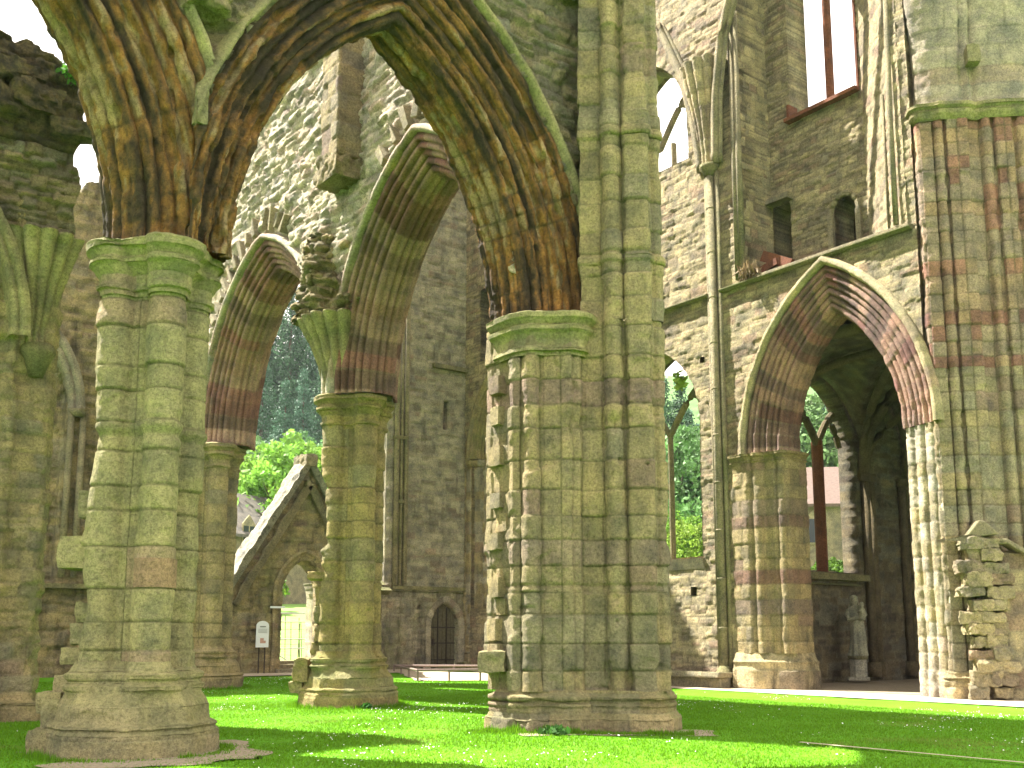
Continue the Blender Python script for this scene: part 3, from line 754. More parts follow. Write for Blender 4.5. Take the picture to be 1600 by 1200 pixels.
RSB = crease(diag(*R0, rp), .035, [(-1.4, -.78), (-1.35, -.43), (-1.34, 0), (-1.0, -.05), (-.72, -.03), (-.46, .05), (-.18, 0), (.11, -.16), (.42, -.12), (.65, 0), (.87, -.1), (1.21, -.15)], R0)
vsweep('pier_shafts', Rr_, diag(*R0, rp), [(.62, 0), (7.6, 0)], .035, dict(st_r, pal=P_REDLOW, sb=RSB), M['red'], flipref=(-10, -13))
vsweep('pier_shafts', Rr_, diag(*R0, rp), [(7.6, 0), (13.85, 0)], .035, dict(st_r, sb=RSB), M['red'], flipref=(-10, -13))
rsm = [(-1.25, -2.6), (-1.42, -1.15), (-1.46, -.95), (-1.38, -.8), (-1.45, -.6), (-1.36, -.4), (-1.38, -.08), (-1.30, .02), (-1.0, .02), (-.86, .1), (-.7, .06), (-.22, .04), (.0, -.1), (.25, .0), (.5, 0), (.82, 0), (1.05, -.02), (1.3, -.1), (1.6, -.14), (1.7, -.5), (1.6, -2.6)]
vsweep('pier_base', Rr_, diag(*R0, rsm), [(-.05, .16), (.40, .15), (.44, .11), (.47, .135), (.50, .12), (.53, .06), (.60, .06), (.65, 0)], .04, sty(P_WEST, (.4, .42), (.5, .9), amp=.012, na=.03, nf=5, seed=42, flake=.04), M['west'], hz=.02, flipref=(-10, -13))
vsweep('pier_cornice', Rr_, diag(*R0, rsm), [(13.75, 0), (13.78, .04), (13.88, .12), (13.95, .14), (13.98, .09), (14.05, .18), (14.13, .18), (14.18, .05), (14.2, -.4)], .05, sty(P_PIER, (1, 1.1), (.7, 1), jd=.006, amp=.006, na=.02, seed=43, ms=.2, flake=.02), M['olive'], hz=.02, flipref=(-10, -13))
rup = [(-1.2, -2.6), (-1.30, -.9), (-1.30, -.2), (-1.0, -.02), (-.7, .05), (-.35, .03), (-.25, -.1), (-.1, .0), (.0, -.12), (.1, -.02), (.25, .0), (.6, .02), (1.0, .0), (1.3, -.1), (1.6, -.2), (1.6, -2.6)]
def flare(P, S, T): return .25*sstep(15, 19, T)
vsweep('arch_springing', Rr_, diag(*R0, rup), [(14.2, 0), (20, 0)], .05, sty([((.36, .315, .26), 3), ((.32, .285, .24), 2), ((.34, .27, .22), 1)], (.45, .6), (.5, .9), jd=.01, amp=.012, na=.03, seed=44, ms=.4, cv=.15, row=.8, mort=(.12, .11, .08)), M['red'], flipref=(-10, -13), extra=flare)
for pts_ in ([(WX-.1, 6.55, 15.1), (WX-.12, 6.75, 16.6), (WX-.1, 7.2, 18.4), (WX-.05, 8.2, 20.6), (WX, 9.2, 21.8)], [(WX-.12, 6.0, 15.1), (WX-.2, 5.85, 17), (WX-.25, 5.5, 18.8), (WX-.25, 4.7, 20.6), (WX-.2, 3.6, 22)], [(WX-.14, 5.95, 15.1), (WX-.35, 5.7, 17), (WX-.55, 5.2, 18.8), (WX-.8, 4.2, 20.6), (WX-1, 3.2, 22)]):
    RIBS.append(pts_)
# small corbel head on it
roughblock('corbel', Rr_, (*diag(*R0, [(-.02, .16)])[0], 15.3), (.3, .3, .45), -.78, M['cap'], 150, P_PIER, .02, .05)
# broken screen-wall stub against it
rb = thing('broken_wall_stub', 'broken wall stub with ragged sunlit stones at the foot of the right pier', 'wall', (12.1, -2.2, 0))
RS = -.62
vsweep('ashlar_face', rb, [diag(*R0, [(q[0]+RS, q[1])])[0] for q in [(.32, -.6), (.34, .22), (.38, .30), (2.6, .30), (2.65, -.5)]], [(0, 0), (.5, .02), (.52, 0), (3.25, 0), (3.3, -.3)], .05, sty(P_WEST, (.36, .5), (.5, .8), jd=.015, amp=.02, na=.02, seed=45, ms=.5), M['west'], flipref=(-10, -13))
rr = np.random.RandomState(9)
for k in range(26):
    z_ = .20+(k//2)*.27+rr.uniform(-.03, .03); w_ = RS+(-.28 if k % 2 else .12)+.22*rr.rand()-.02*(k//6)
    x, y = diag(*R0, [(w_, .22+.12*rr.rand())])[0]
    roughblock('ragged_stone', rb, (x, y, z_), (rr.uniform(.34, .62), rr.uniform(.35, .5), rr.uniform(.20, .33)), -.785+rr.uniform(-.18, .18), M['west'], 160+k, P_WEST, .07, .03)
b = MB(); x, y = diag(*R0, [(RS, .22)])[0]
b.prism([(-.45, 0), (.5, .0), (1.2, -.45), (1.15, -.55), (.5, -.12), (-.5, -.12), (-.3, .12), (-.08, .42), (.05, .40), (.35, .1)], -.25, .25)
cs, sn = math.cos(-.785), math.sin(-.785)
b.v = [(x+p[0]*cs-p[1]*sn, y+p[0]*sn+p[1]*cs, p[2]+3.55) for p in b.v]
b.build('weathering_stone', M['trimpale'], rb, bevel=.03)

# ================================================================== second arcade (transept)
A2 = thing('transept_arcade_wall', 'sunlit rubble wall of the second arcade with two banded pointed arches, seen through the near arch', 'wall', (0, 7, 6.35))
AB = (2.45, 2.5, 3.85); AA = (9.45, 2.9, 3.9)
def a2_sdf(u, z):
    d = np.full_like(u, 9.)
    for uc, a, r in (AB, AA):
        ea, er = exp_arch(a, r, .62); d = np.minimum(d, arch_sdf(u, z, uc, ea, 6.35, er, 0))
    ea, er = exp_arch(2.75, 3.9, .3); d = np.minimum(d, arch_sdf(u, z, 16.2, ea, 6.35, er, 0))
    return np.minimum(d, 23.5+.6*vn(u*.6, 0*u, 5.)-z)
def a2_extra(u, z):
    rag = gauss(u-6.0, .9)*gauss(z-9.4, 1.0)
    e = .16*rag*(1+fbm(u, z, 3., 2.2, 3)*1.5)
    e = e+.05*fbm(u, z, 1., .7, 3)
    scar = sstep(.1, .35, fbm(u, z*1.4, 8., .9, 3))*sstep(12.2, 11.2, z)
    return e+.10*scar
wall('rubble_face', A2, (-.72, 0, 0), (0, 1, 0), (-1, 0, 0), -.6, 19, 6.4, 24, .045, sty(P_PALE, (.11, .22), (.3, .7), jd=.05, jw=.016, ew=.035, amp=.045, na=.045, nf=4, warp=.10, split=.4, seed=51, mort=(.30, .27, .21), ms=.45, flake=.05), M['pale'], a2_sdf, 1.42, a2_extra)
prof2 = order_profile(.74, .72, .24, [.09, .11, .08, .11, .09], hood=0)
st_pk = sty(P_PINK, (.30, .46), (3., 4.), jd=.010, jw=.008, ew=.020, amp=.010, na=.014, nf=6, seed=52, mort=(.24, .20, .14), ms=.4, flake=.018, cv=.35)
for nm_, (uc, a, r) in (('moulded_arch', AB), ('moulded_arch', AA)):
    arch_mould(nm_, A2, prof2, uc, a, 6.35, r, .04, st_pk, M['pinkarch'], 'y', 0., hp=.03, ymin=.33)
    arch_mould('hood_mould', A2, [(.62, -.70), (.62, -.82), (.66, -.86), (.72, -.86), (.78, -.80), (.79, -.70)], uc, a, 6.35, r, .05, sty(P_PALE, (.5, .8), (3, 4), jd=.008, amp=.01, na=.02, seed=53), M['trimpale'] if False else M['pale'], 'y', 0., hp=.03, ymin=.33)
# springer fans and torn vault above the middle pier
def fan(name, parent, cx, cy, dirang, z0, z1, r0, r1, spread, nr, h, st, mat, pw=1.6, top=True, rag=0.):
    ph = np.linspace(dirang-spread, dirang+spread, int(2*spread*max(r0, r1)/h)+4); zz = np.arange(z0, z1, h)
    tt = ((zz-z0)/(z1-z0))[:, None]
    rib = abs(np.sin((ph-ph[0])/(2*spread)*PI*nr))[None, :]**.6
    r = (r0+(r1-r0)*tt**pw)*(1+.20*(rib-.5))
    if rag: r = r+rag*fbm(np.cos(ph)[None, :]*2+0*tt, np.sin(ph)[None, :]*2+0*tt, zz[:, None]+0*r, 2.5, 4, 7)
    if top:
        r = np.concatenate([r, r[-1:]*.55, r[-1:]*.05]); zz = np.concatenate([zz, [zz[-1]+.01, zz[-1]+.02]])
    P = np.stack([cx+r*np.cos(ph)[None, :], cy+r*np.sin(ph)[None, :], zz[:, None]+0*r], -1)
    return surf(name, P, ph[None, :]*r1+0*r, zz[:, None]+0*r, st, mat, parent)
fan('vault_springer', A2, -.35, 5.80, PI, 6.42, 8.0, .42, .95, 1.2, 7, .025, sty(P_PIER, (.4, .6), (3, 4), jd=.01, amp=.008, na=.014, seed=54, ms=.3), M['olive'])
fan('torn_vault_rubble', A2, -.05, 6.0, PI, 8.02, 9.9, 1.15, .85, 1.3, 1, .03, sty(P_OLIVE, (.07, .13), (.25, .5), jd=.05, jw=.012, ew=.020, amp=.07, na=.10, nf=3, warp=.06, seed=55, flake=.1), M['rubble'], 1.0, True, .5)
rr = np.random.RandomState(12)
def ringstones(uc, a, r, phs, L=.5):
    Rr = (a*a+r*r)/(2*a); c = Rr-a
    for sg, f in phs:
        pa = PI-math.acos(-c/(Rr+1.1)); ph = PI-f*pa; rho = Rr+1.12
        y_ = uc+sg*(c+rho*math.cos(ph)); z_ = 6.35+rho*math.sin(ph)
        ang = math.atan2(math.sin(ph), sg*math.cos(ph))
        mb = MB(); mb.box((0, 0, 0), (.30, rr.uniform(.35, .6), rr.uniform(.10, .17)), rx=ang, jit=.035)
        mb.v = [(p[0]-.70, p[1]+y_, p[2]+z_) for p in mb.v]
        mb.build('scar_stone', M['trimpale'], A2, bevel=.012)
ringstones(*AA, [(-1, f) for f in (.50, .55, .60, .65, .70, .76, .82, .88, .94)]+[(1, f) for f in (.97, .92, .86, .8)])
ringstones(*AB, [(1, f) for f in (.66, .76, .84, .92, .98)]+[(-1, f) for f in (.95, .88, .8)])
# flat buttress strip on the wall above
b_st = sty(P_OLIVE, (.28, .36), (.4, .7), jd=.02, jw=.01, amp=.02, na=.02, seed=56, warp=.03)
vsweep('wall_buttress', A2, [(-.6, 5.5), (-1.22, 5.5), (-1.24, 5.45), (-1.24, 4.78), (-1.22, 4.72), (-.6, 4.72)], [(11.15, -.3), (11.2, .0), (18.5, 0)], .045, b_st, M['rubble'], flipref=(-10, 5.9))
roughblock('corbel', A2, (-.95, 5.2, 11.05), (.6, .95, .6), 0, M['rubble'], 180, P_OLIVE, .08, .05)
b = MB()
string(b, (-.72, -.4), (-.72, 0.9), sprof(11.6, .1, .15)); 

# ================================================================== west wall of the transept (right)
W = thing('transept_side_wall', 'tall rubble wall at the right with a deep moulded arch, wall shafts and clerestory openings', 'wall', (12.4, 9, 0))
WX = 11.8
RRA = (2.42, 1.80, 3.45)
def w_sdf(u, z):
    ea, er = exp_arch(RRA[1], RRA[2], 1.05)
    d = arch_sdf(u, z, RRA[0], ea, 6.35, er, 0)
    d = np.minimum(d, arch_sdf(u, z, 8.85, 1.85, 7.6, 2.5, 3.65))
    d = np.minimum(d, arch_sdf(u, z, 15.9, 2.62, 8.0, 3.5, 2.4))
    d = np.minimum(d, rect_sdf(u, z, .2, 5.1, 11.35, 21.2))
    d = np.minimum(d, arch_sdf(u, z, 9.0, 1.85, 17.0, 2.6, 15.75))
    d = np.minimum(d, rect_sdf(u, z, 16.7, 18.02, 11.7, 14.5))
    d = np.minimum(d, rect_sdf(u, z, 6.75, 6.93, 9.3, 9.46)); d = np.minimum(d, rect_sdf(u, z, 7.3, 7.5, 2.55, 2.8))
    return np.minimum(d, 21.5+.5*vn(u*.7, 0*u, 5.)-z)
st_w = sty(P_WEST, (.13, .26), (.28, .62), jd=.018, jw=.012, ew=.03, amp=.016, na=.012, nf=5, warp=.08, split=.45, seed=61, mort=(.2, .17, .12), ms=.75)
def w_extra(u, z): return .05*fbm(u, z, 3., .7, 3)
wall('rubble_face', W, (WX, 0, 0), (0, 1, 0), (-1, 0, 0), -.2, 19.3, 0., 22, .05, st_w, M['west'], w_sdf, 1.25, w_extra)
profR = order_profile(1.12, .62, .30, [.09, .12, .09, .12, .09, .12], hood=0)
arch_mould('moulded_arch', W, profR, RRA[0], RRA[1], 6.35, RRA[2], .04, sty(P_PINK, (.3, .45), (3, 4), jd=.01, amp=.012, na=.016, nf=6, seed=62, ms=.4, flake=.02, cv=.3), M['pinkarch'], 'y', WX+.58, hp=.03)
arch_mould('hood_mould', W, [(1.02, -.58), (1.02, -.72), (1.08, -.78), (1.16, -.78), (1.24, -.68), (1.24, -.58)], RRA[0]+.02, RRA[1], 6.35, RRA[2], .05, sty(P_WEST, (.4, .7), (3, 4), jd=.01, amp=.012, na=.02, seed=63), M['olive'], 'y', WX+.58, hp=.03)
# responds below the arch
y0, y1 = RRA[0]+RRA[1], RRA[0]-RRA[1]
lp = [(WX-.06, y0+1.62), (WX-.07, y0+1.08), (WX-.02, y0+1.0), (WX+.04, y0+.98)]+rolls((WX+.05, y0+.95), (WX+.13, y0+.66), [.10], 10, -1)+[(WX+.20, y0+.63), (WX+.21, y0+.34), (WX+.27, y0+.32)]+rolls((WX+.27, y0+.30), (WX+.34, y0+.04), [.09], 10, -1)+[(WX+.42, y0), (WX+1.2, y0)]
st_s = sty(P_OLIVE, (.30, .44), (.35, .6), jd=.018, amp=.014, na=.016, seed=64, ms=.5, flake=.02, mort=(.14, .13, .07), bands=[(3.05, (.20, .125, .10)), (2.2, (.19, .15, .12)), (4.3, (.20, .14, .11)), (4.75, (.21, .17, .13))])
vsweep('respond_shafts', W, lp, [(.95, 0), (6.15, 0)], .04, st_s, M['pinkarch'], flipref=(0, 0))
vsweep('respond_capital', W, lp, [(6.1, 0), (6.13, .03), (6.16, .0), (6.24, .04), (6.28, .10), (6.35, .11), (6.37, .03), (6.38, -.2)], .04, sty(P_OLIVE, (1, 1.1), (2, 3), na=.02, amp=.005, seed=65), M['olive'], hz=.02, flipref=(0, 0))
vsweep('respond_base', W, [(WX-.06, y0+1.62), (WX-.03, y0+1.0), (WX+.25, y0+.5), (WX+.5, y0), (WX+1.2, y0)], [(0, .18), (.52, .17), (.56, .13), (.66, .12), (.72, .16), (.8, .08), (.97, 0)], .04, sty(P_WEST, (.5, .52), (.6, 1), na=.02, amp=.01, seed=66), M['dark'], hz=.02, flipref=(0, 0))
rp2 = [(WX-.04, y1-1.1), (WX-.02, y1-.98)]+rolls((WX+.0, y1-.95), (WX+.10, y1-.66), [.09], 10, 1)+rolls((WX+.11, y1-.62), (WX+.20, y1-.34), [.09], 10, 1)+rolls((WX+.21, y1-.30), (WX+.30, y1-.04), [.08], 10, 1)+[(WX+.4, y1), (WX+1.2, y1)]
vsweep('respond_shafts', W, rp2, [(0, .03), (.6, .03), (.65, 0), (6.35, 0)], .04, sty(P_PALE+P_WEST[:2], (.3, .44), (.4, .6), na=.02, amp=.012, seed=67, cv=.15), M['west'], flipref=(5, 2.5))
# string courses, wall shafts
b = MB()
for a_, c_ in ((-.1, 6.0), (6.45, 12.2)): string(b, (WX, c_), (WX, a_), [(o_, z_) for o_, z_ in sprof(11.16, .16, .16)])
b.build('string_course', M['trim'], W)
b = MB(); b.tube([(WX-.12, 6.22, .55), (WX-.12, 6.22, 14.9)], .115, 12); b.tube([(WX-.02, 6.42, .55), (WX-.02, 6.42, 14.9)], .085, 10); b.tube([(WX-.02, 6.04, .55), (WX-.02, 6.04, 14.9)], .075, 10)
for z_ in np.arange(1.6, 14.8, 1.35): b.tube([(WX-.12, 6.22, z_), (WX-.12, 6.22, z_+.05)], .128, 12)
b.build('wall_shaft', M['trimpale'], W, smooth=True)
b = MB(); b.tube([(WX-.1, 6.22, .30), (WX-.1, 6.22, .42), (WX-.1, 6.22, .5), (WX-.1, 6.22, .6)], [.26, .26, .2, .14], 12); b.tube([(WX-.1, 6.22, 14.78), (WX-.1, 6.22, 14.9), (WX-.1, 6.22, 15.02), (WX-.1, 6.22, 15.12)], [.15, .2, .3, .3], 12); b.build('shaft_capital', M['trim'], W, smooth=True)
fan('vault_springer', W, WX+.18, 6.35, PI, 15.12, 18.4, .32, .85, 1.3, 6, .04, sty(P_WEST, (.4, .6), (3, 4), jd=.012, amp=.01, na=.02, seed=68, ms=.3), M['olive'], 1.5)
for pts_ in RIBS:
    q = np.array(pts_); tt = np.linspace(0, len(q)-1, 26); pp = np.stack([np.interp(tt, np.arange(len(q)), q[:, i]) for i in range(3)], 1)
    b = MB(); b.tube(pp, .11, 10); b.tube(pp+np.array([.06, .14, 0]), .07, 8); b.tube(pp+np.array([.06, -.14, 0]), .07, 8); b.build('wall_rib', M['trimpale'], W, smooth=True)
for y_ in (5.32, 5.16):
    b = MB(); b.tube([(WX-.04, y_, 11.38), (WX-.04, y_, 19.4)], .09, 10); b.build('wall_shaft', M['trimpale'], W, smooth=True)
b = MB(); b.tube([(WX-.02, .32, 11.4), (WX-.02, .32, 14), (WX-.02, .2, 19.4)], .07, 8); b.build('wall_shaft', M['trimpale'], W, smooth=True)
b = MB(); b.tube([(WX+.45, .80, 11.4), (WX+.45, .80, 15.2)], .045, 8); b.build('wall_shaft', M['trimpale'], W, smooth=True)
# clerestory recess: back wall, sunlit splay and left reveal
RX = WX+1.25
def rec_sdf(u, z):
    d = rect_sdf(u, z, 2.02, 4.30, 16.15, 21)
    d = np.minimum(d, arch_sdf(u, z, 2.62, .36, 12.75, .62, 11.4))
    return np.minimum(d, rect_sdf(u, z, 4.42, 5.05, 11.95, 13.75))
wall('recess_face', W, (RX, 0, 0), (0, 1, 0), (-1, 0, 0), 1.7, 5.3, 11.2, 22, .045, sty(P_WEST, (.10, .2), (.25, .5), jd=.025, amp=.02, na=.012, warp=.06, split=.3, seed=71, mort=(.2, .17, .12), ms=.7), M['west'], rec_sdf, .9)
vsweep('sunlit_splay', W, [(WX-.02, .02), (WX+.02, .16), (RX+.02, 1.95), (RX+.3, 2.0)], [(11.2, 0), (22, 0)], .045, sty(P_WEST, (.18, .32), (.3, .6), jd=.018, amp=.014, na=.02, warp=.05, seed=72, split=.2), M['pale'], flipref=(5, 12))
vsweep('recess_reveal', W, [(WX-.02, 5.22), (WX, 5.10), (RX+.1, 5.10)], [(11.2, 0), (22, 0)], .045, sty(P_WEST, (.2, .35), (.3, .6), jd=.02, amp=.02, na=.02, seed=73, split=.2), M['west'], flipref=(12.4, 2))
b = MB(); b.box((WX+.6, 2.6, 11.30), (1.3, 5.2, .10)); b.build('recess_ledge', M['trimpale'], W)
def blocker_box(x0_, x1_, y0_, y1_, z0_, z1_, nm_='light_blocker'):  # closed box added behind an opening to keep daylight out
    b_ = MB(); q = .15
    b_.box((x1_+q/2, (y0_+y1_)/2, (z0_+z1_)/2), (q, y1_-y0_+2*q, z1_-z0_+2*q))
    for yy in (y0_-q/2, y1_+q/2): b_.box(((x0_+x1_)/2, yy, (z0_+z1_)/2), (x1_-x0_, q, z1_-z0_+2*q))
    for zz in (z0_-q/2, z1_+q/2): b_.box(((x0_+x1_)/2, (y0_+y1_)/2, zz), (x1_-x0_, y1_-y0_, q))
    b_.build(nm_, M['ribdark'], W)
M['ribdark'] = stone_mat('shaded_rib_stone', moss=.1, stain=.5, lichen=.2, base=(.15, .12, .075), bump=.6)  # stone tone darkened to add shade to the bay's ribs and shafts
blocker_box(RX+.9, RX+2.6, 2.0, 5.3, 11.35, 14.6); blocker_box(WX+1.25, WX+3.4, 16.4, 18.4, 11.6, 14.9)
b = MB(); b.box((RX-.04, 4.72, 13.86), (.5, .9, .16), jit=.03); b.build('lintel', M['trimpale'], W)
# windows: frames and mullions (parts) with tracery
def window_y(parent, x, uc, a, zs, rise, sill, mat, name='window', depth=.25, mull=(.0,), split=True, r=.07, label=None):
    fr = arch_mould(name, parent, [(.0, -depth), (-.07, -depth+.05), (-.10, 0), (-.07, depth-.05), (0., depth)], uc, a, zs, rise, .08, sty(P_WEST, (.5, .7), (2, 3), na=.01, amp=.004, seed=77), M['west'], 'y', x, stilt=zs-sill, hp=.04)
    if label: fr['label'] = label
    for m_ in mull:
        b = MB(); yy = uc+m_
        zt = zs-.1 if split else zs+rise*.8
        b.prism([(x-.10, yy-r*.4), (x-.03, yy-r), (x+.03, yy-r), (x+.10, yy-r*.4), (x+.10, yy+r*.4), (x+.03, yy+r), (x-.03, yy+r), (x-.10, yy+r*.4)], sill, zt, 'xy')
        b.build('mullion', mat, fr)
    if split:
        b = MB()
        for sg in (-1, 1):
            pts = [(x, uc+sg*(a*q), zs-.1+(rise*.62)*math.sin(q*PI/2)) for q in np.linspace(0, .62, 9)]
            b.tube(pts, [.10]*9, 8)
            pts = [(x, uc+sg*(a-(a*.5)*q), zs-.1+(rise*.45)*math.sin(q*PI/2)) for q in np.linspace(0, 1, 9)]
            b.tube(pts, [.09]*9, 8)
        b.build('tracery', mat, fr)
    return fr
window_y(W, WX+.7, 8.85, 1.85, 7.6, 2.5, 3.65, M['trim'], depth=.35)
window_y(W, WX+.7, 9.0, 1.85, 17.0, 2.6, 15.75, M['trimpale'], depth=.35, mull=(-.6, .6))
b = MB(); b.prism([(WX-.1, 3.60), (WX+1.2, 3.72), (WX+1.2, 3.3), (WX-.02, 3.3)], 6.95, 10.75, 'xz'); b.build('window_sill', M['trimpale'], W)
b = MB(); b.box((RX-.02, 3.16, 16.12), (.42, 2.4, .10)); b.build('window_sill', M['redstone'], W)
b = MB(); b.prism([(RX+.2, 3.12), (RX+.3, 3.06), (RX+.44, 3.06), (RX+.5, 3.12), (RX+.5, 3.18), (RX+.44, 3.24), (RX+.3, 3.24), (RX+.2, 3.18)], 16.15, 20.4, 'xy'); b.build('mullion', M['redstone'], W)
b = MB(); b.box((RX+.1, 4.30, 16.4), (.4, .08, .45)); b.box((RX+.1, 2.0, 17.6), (.3, .06, 3.)); b.build('window_jamb', M['redstone'], W)
b = MB()
for sg in (-1, 1): b.box((RX-.02, 2.62+sg*.44, 12.05), (.16, .16, 1.45), jit=.01)
b.tube([(RX-.02, 2.62+math.cos(q)*.45, 12.72+abs(math.sin(q))*.62) for q in np.linspace(0, PI, 15)], .085, 6); b.build('lancet_frame', M['trimpale'], W)
# third bay: blocked arch with pale infill
wall('blocked_infill', W, (WX+.40, 0, 0), (0, 1, 0), (-1, 0, 0), 13.2, 18.6, 2, 11.6, .08, sty(P_PALE+P_WEST, (.14, .26), (.3, .6), jd=.03, amp=.03, na=.03, warp=.06, seed=74), M['pale'], None, .3)
arch_mould('hood_mould', W, order_profile(.4, .45, .2, [.06, .06, .06], hood=.06), 15.9, 2.42, 8.0, 3.45, .07, sty(P_OLIVE, (.4, .6), (3, 4), na=.02, seed=75), M['cap'], 'y', WX+.36, hp=.04)
vsweep('arch_jamb', W, [(WX-.03, 18.85), (WX-.03, 18.62)]+rolls((WX-.02, 18.58), (WX+.2, 18.35), [.07], 8, 1)+[(WX+.8, 18.3)], [(.2, .06), (.8, .06), (.85, 0), (7.7, 0), (7.8, .08), (7.95, .1), (8.0, 0)], .05, sty(P_OLIVE+P_GREY, (.3, .44), (.4, .6), na=.02, amp=.012, seed=76), M['grey'], flipref=(8, 10))
# bench and fallen stones at the wall foot
b = MB(); b.box((11.25, 7.1, .36), (.66, 2.5, .15), rz=.06, jit=.03); b.box((11.34, 7.1, .14), (.45, 2.3, .32), rz=.06, jit=.02); b.build('stone_bench', M['trimpale'], None, (11.2, 6.5, 0), bevel=.03)
setp(bpy.data.objects['stone_bench'], 'low worn stone bench against the foot of the tall right hand wall', 'bench')

# ================================================================== aisle bay seen through the right arch
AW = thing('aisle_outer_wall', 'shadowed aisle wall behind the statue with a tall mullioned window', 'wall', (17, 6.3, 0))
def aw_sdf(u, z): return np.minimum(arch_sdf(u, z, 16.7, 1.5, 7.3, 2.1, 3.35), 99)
wall('wall_face', AW, (0, 6.3, 0), (1, 0, 0), (0, -1, 0), 13.05, 24, 0, 12, .07, sty([(tuple(.62*q_ for q_ in c_), w__) for c_, w__ in P_RUBBLE], (.16, .3), (.3, .7), jd=.03, amp=.03, na=.03, warp=.05, split=.25, seed=81), M['west'], aw_sdf, .6)  # rubble palette darkened to put the bay's shade into the stone
b = MB(); x = 16.85
b.prism([(x-.08, 6.6), (x-.03, 6.5), (x+.03, 6.5), (x+.08, 6.6), (x+.08, 6.8), (x+.03, 6.9), (x-.03, 6.9), (x-.08, 6.8)], 3.35, 7.5, 'xy'); b.build('mullion', M['redstone'], AW)
b = MB()
for sg in (-1, 1):
    b.tube([(x+sg*1.15*q, 6.7, 7.4+1.15*math.sin(q*PI/2)) for q in np.linspace(0, .75, 9)], .12, 8)
    b.tube([(x+sg*(1.15-.55*q), 6.7, 7.4+.85*math.sin(q*PI/2)) for q in np.linspace(0, 1, 9)], .10, 8)
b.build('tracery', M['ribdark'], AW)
b = MB(); b.prism([(13.1, 3.3), (18.6, 3.3), (18.6, 3.1), (13.1, 3.1)], 6.10, 6.35, 'xz'); b.add([(14.9, 6.2, 2.95), (18.1, 6.2, 2.95), (17.85, 7.0, 3.45), (15.1, 7.0, 3.45), (14.9, 7, 2.9), (18.1, 7, 2.9)], [(0, 1, 2, 3), (0, 4, 5, 1)]); b.build('sill_string', M['trim'], AW)
for x_ in (18.55, 18.85, 20.6):
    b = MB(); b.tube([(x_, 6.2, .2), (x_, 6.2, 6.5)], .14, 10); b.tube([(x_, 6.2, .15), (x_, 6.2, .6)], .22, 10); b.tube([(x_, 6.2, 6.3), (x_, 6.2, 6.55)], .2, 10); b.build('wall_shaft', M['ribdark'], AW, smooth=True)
EW = thing('aisle_cross_wall', 'dark wall closing the vaulted bay far behind the right arch', 'wall', (21.2, 2, 0))
wall('wall_face', EW, (20.9, 0, 0), (0, 1, 0), (-1, 0, 0), -6, 6.3, 0, 12, .09, sty(P_OLIVE, (.18, .3), (.3, .7), jd=.03, amp=.03, na=.03, warp=.05, seed=82), M['dark'], None, .8)  # dark stone puts shade into the bay's closing wall
V = thing('aisle_vault', 'dark ribbed stone vault over the bay behind the right arch', 'vault', (16.5, 2.5, 6.35))
def bay(cx, cy, hx, hy, h=.14):
    u, v = np.meshgrid(np.arange(-hx, hx+.01, h), np.arange(-hy, hy+.01, h))
    def f(t_, a_): r_ = 3.1; R2 = (a_*a_+r_*r_)/(2*a_); return np.sqrt(np.maximum(R2**2-(abs(t_)+R2-a_)**2, 0))
    z = 6.5+np.maximum(f(u, hx), f(v, hy))
    P = np.stack([cx+u, cy+v, z], -1)
    S_, T_ = cx+u, cy+v
    D, c = dress(P, S_, T_, sty([(tuple(.5*q_ for q_ in c_), w__) for c_, w__ in P_RUBBLE], (.15, .25), (.3, .5), jd=.02, amp=.02, na=.03, seed=83))  # halved rubble palette paints shade into the vault webs
    T2 = D.copy(); T2[..., 2] += .45
    m, n = u.shape
    return np.concatenate([D.reshape(-1, 3), T2.reshape(-1, 3)]), np.concatenate([grid_faces(m, n, flip=True), grid_faces(m, n, base=m*n)]), np.concatenate([c.reshape(-1, 3)]*2)
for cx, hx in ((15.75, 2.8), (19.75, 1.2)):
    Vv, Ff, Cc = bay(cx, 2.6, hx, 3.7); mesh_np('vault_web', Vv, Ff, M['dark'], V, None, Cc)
    b = MB()
    for sx_, sy_ in ((1, 1), (1, -1)):
        pts = []
        for q in np.linspace(-1, 1, 25):
            r_ = 3.1; R2 = (hx*hx+r_*r_)/(2*hx); zz = math.sqrt(max(R2**2-(abs(q*hx)+R2-hx)**2, 0))
            pts.append((cx+q*hx*sx_, 2.6+q*3.7*sy_, 6.42+zz))
        b.tube(pts, .13, 8)
    for xx in (cx-hx+.05, cx+hx-.05):
        pts = []
        for q in np.linspace(-1, 1, 25):
            r_ = 3.1; R2 = (3.7**2+r_*r_)/(2*3.7); zz = math.sqrt(max(R2**2-(abs(q*3.7)+R2-3.7)**2, 0)); pts.append((xx, 2.6+q*3.7, 6.38+zz))
        b.tube(pts, .18, 8)
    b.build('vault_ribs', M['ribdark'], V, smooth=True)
# ================================================================== end wall of the transept
E = thing('transept_end_wall', 'tall grey end wall with a slit window and a small arched wooden door', 'wall', (10.5, 19, 0))
EY = 19.0
M['lowdark'] = stone_mat('damp_wall_foot', moss=.7, stain=.8, lichen=.6)
def e_sdf(u, z):
    d = arch_sdf(u, z, 4.9, 3.62, 11, 7, 3.2)
    d = np.minimum(d, arch_sdf(u, z, 10.95, .60, 1.75, .85, .1))
    d = np.minimum(d, rect_sdf(u, z, 10.80, 11.04, 9.1, 10.2))
    d = np.minimum(d, arch_sdf(u, z, 4.95, 1.15, 2.6, 1.4, -1))
    d = np.minimum(d, rect_sdf(u, z, 9.75, 9.95, 2.35, 2.5)); d = np.minimum(d, rect_sdf(u, z, 12., 12.15, 2.4, 2.7))
    return d
st_e = sty(P_GREY, (.15, .28), (.3, .65), jd=.028, jw=.016, amp=.022, na=.02, warp=.045, split=.22, seed=91, mort=(.30, .29, .21), ms=.6)
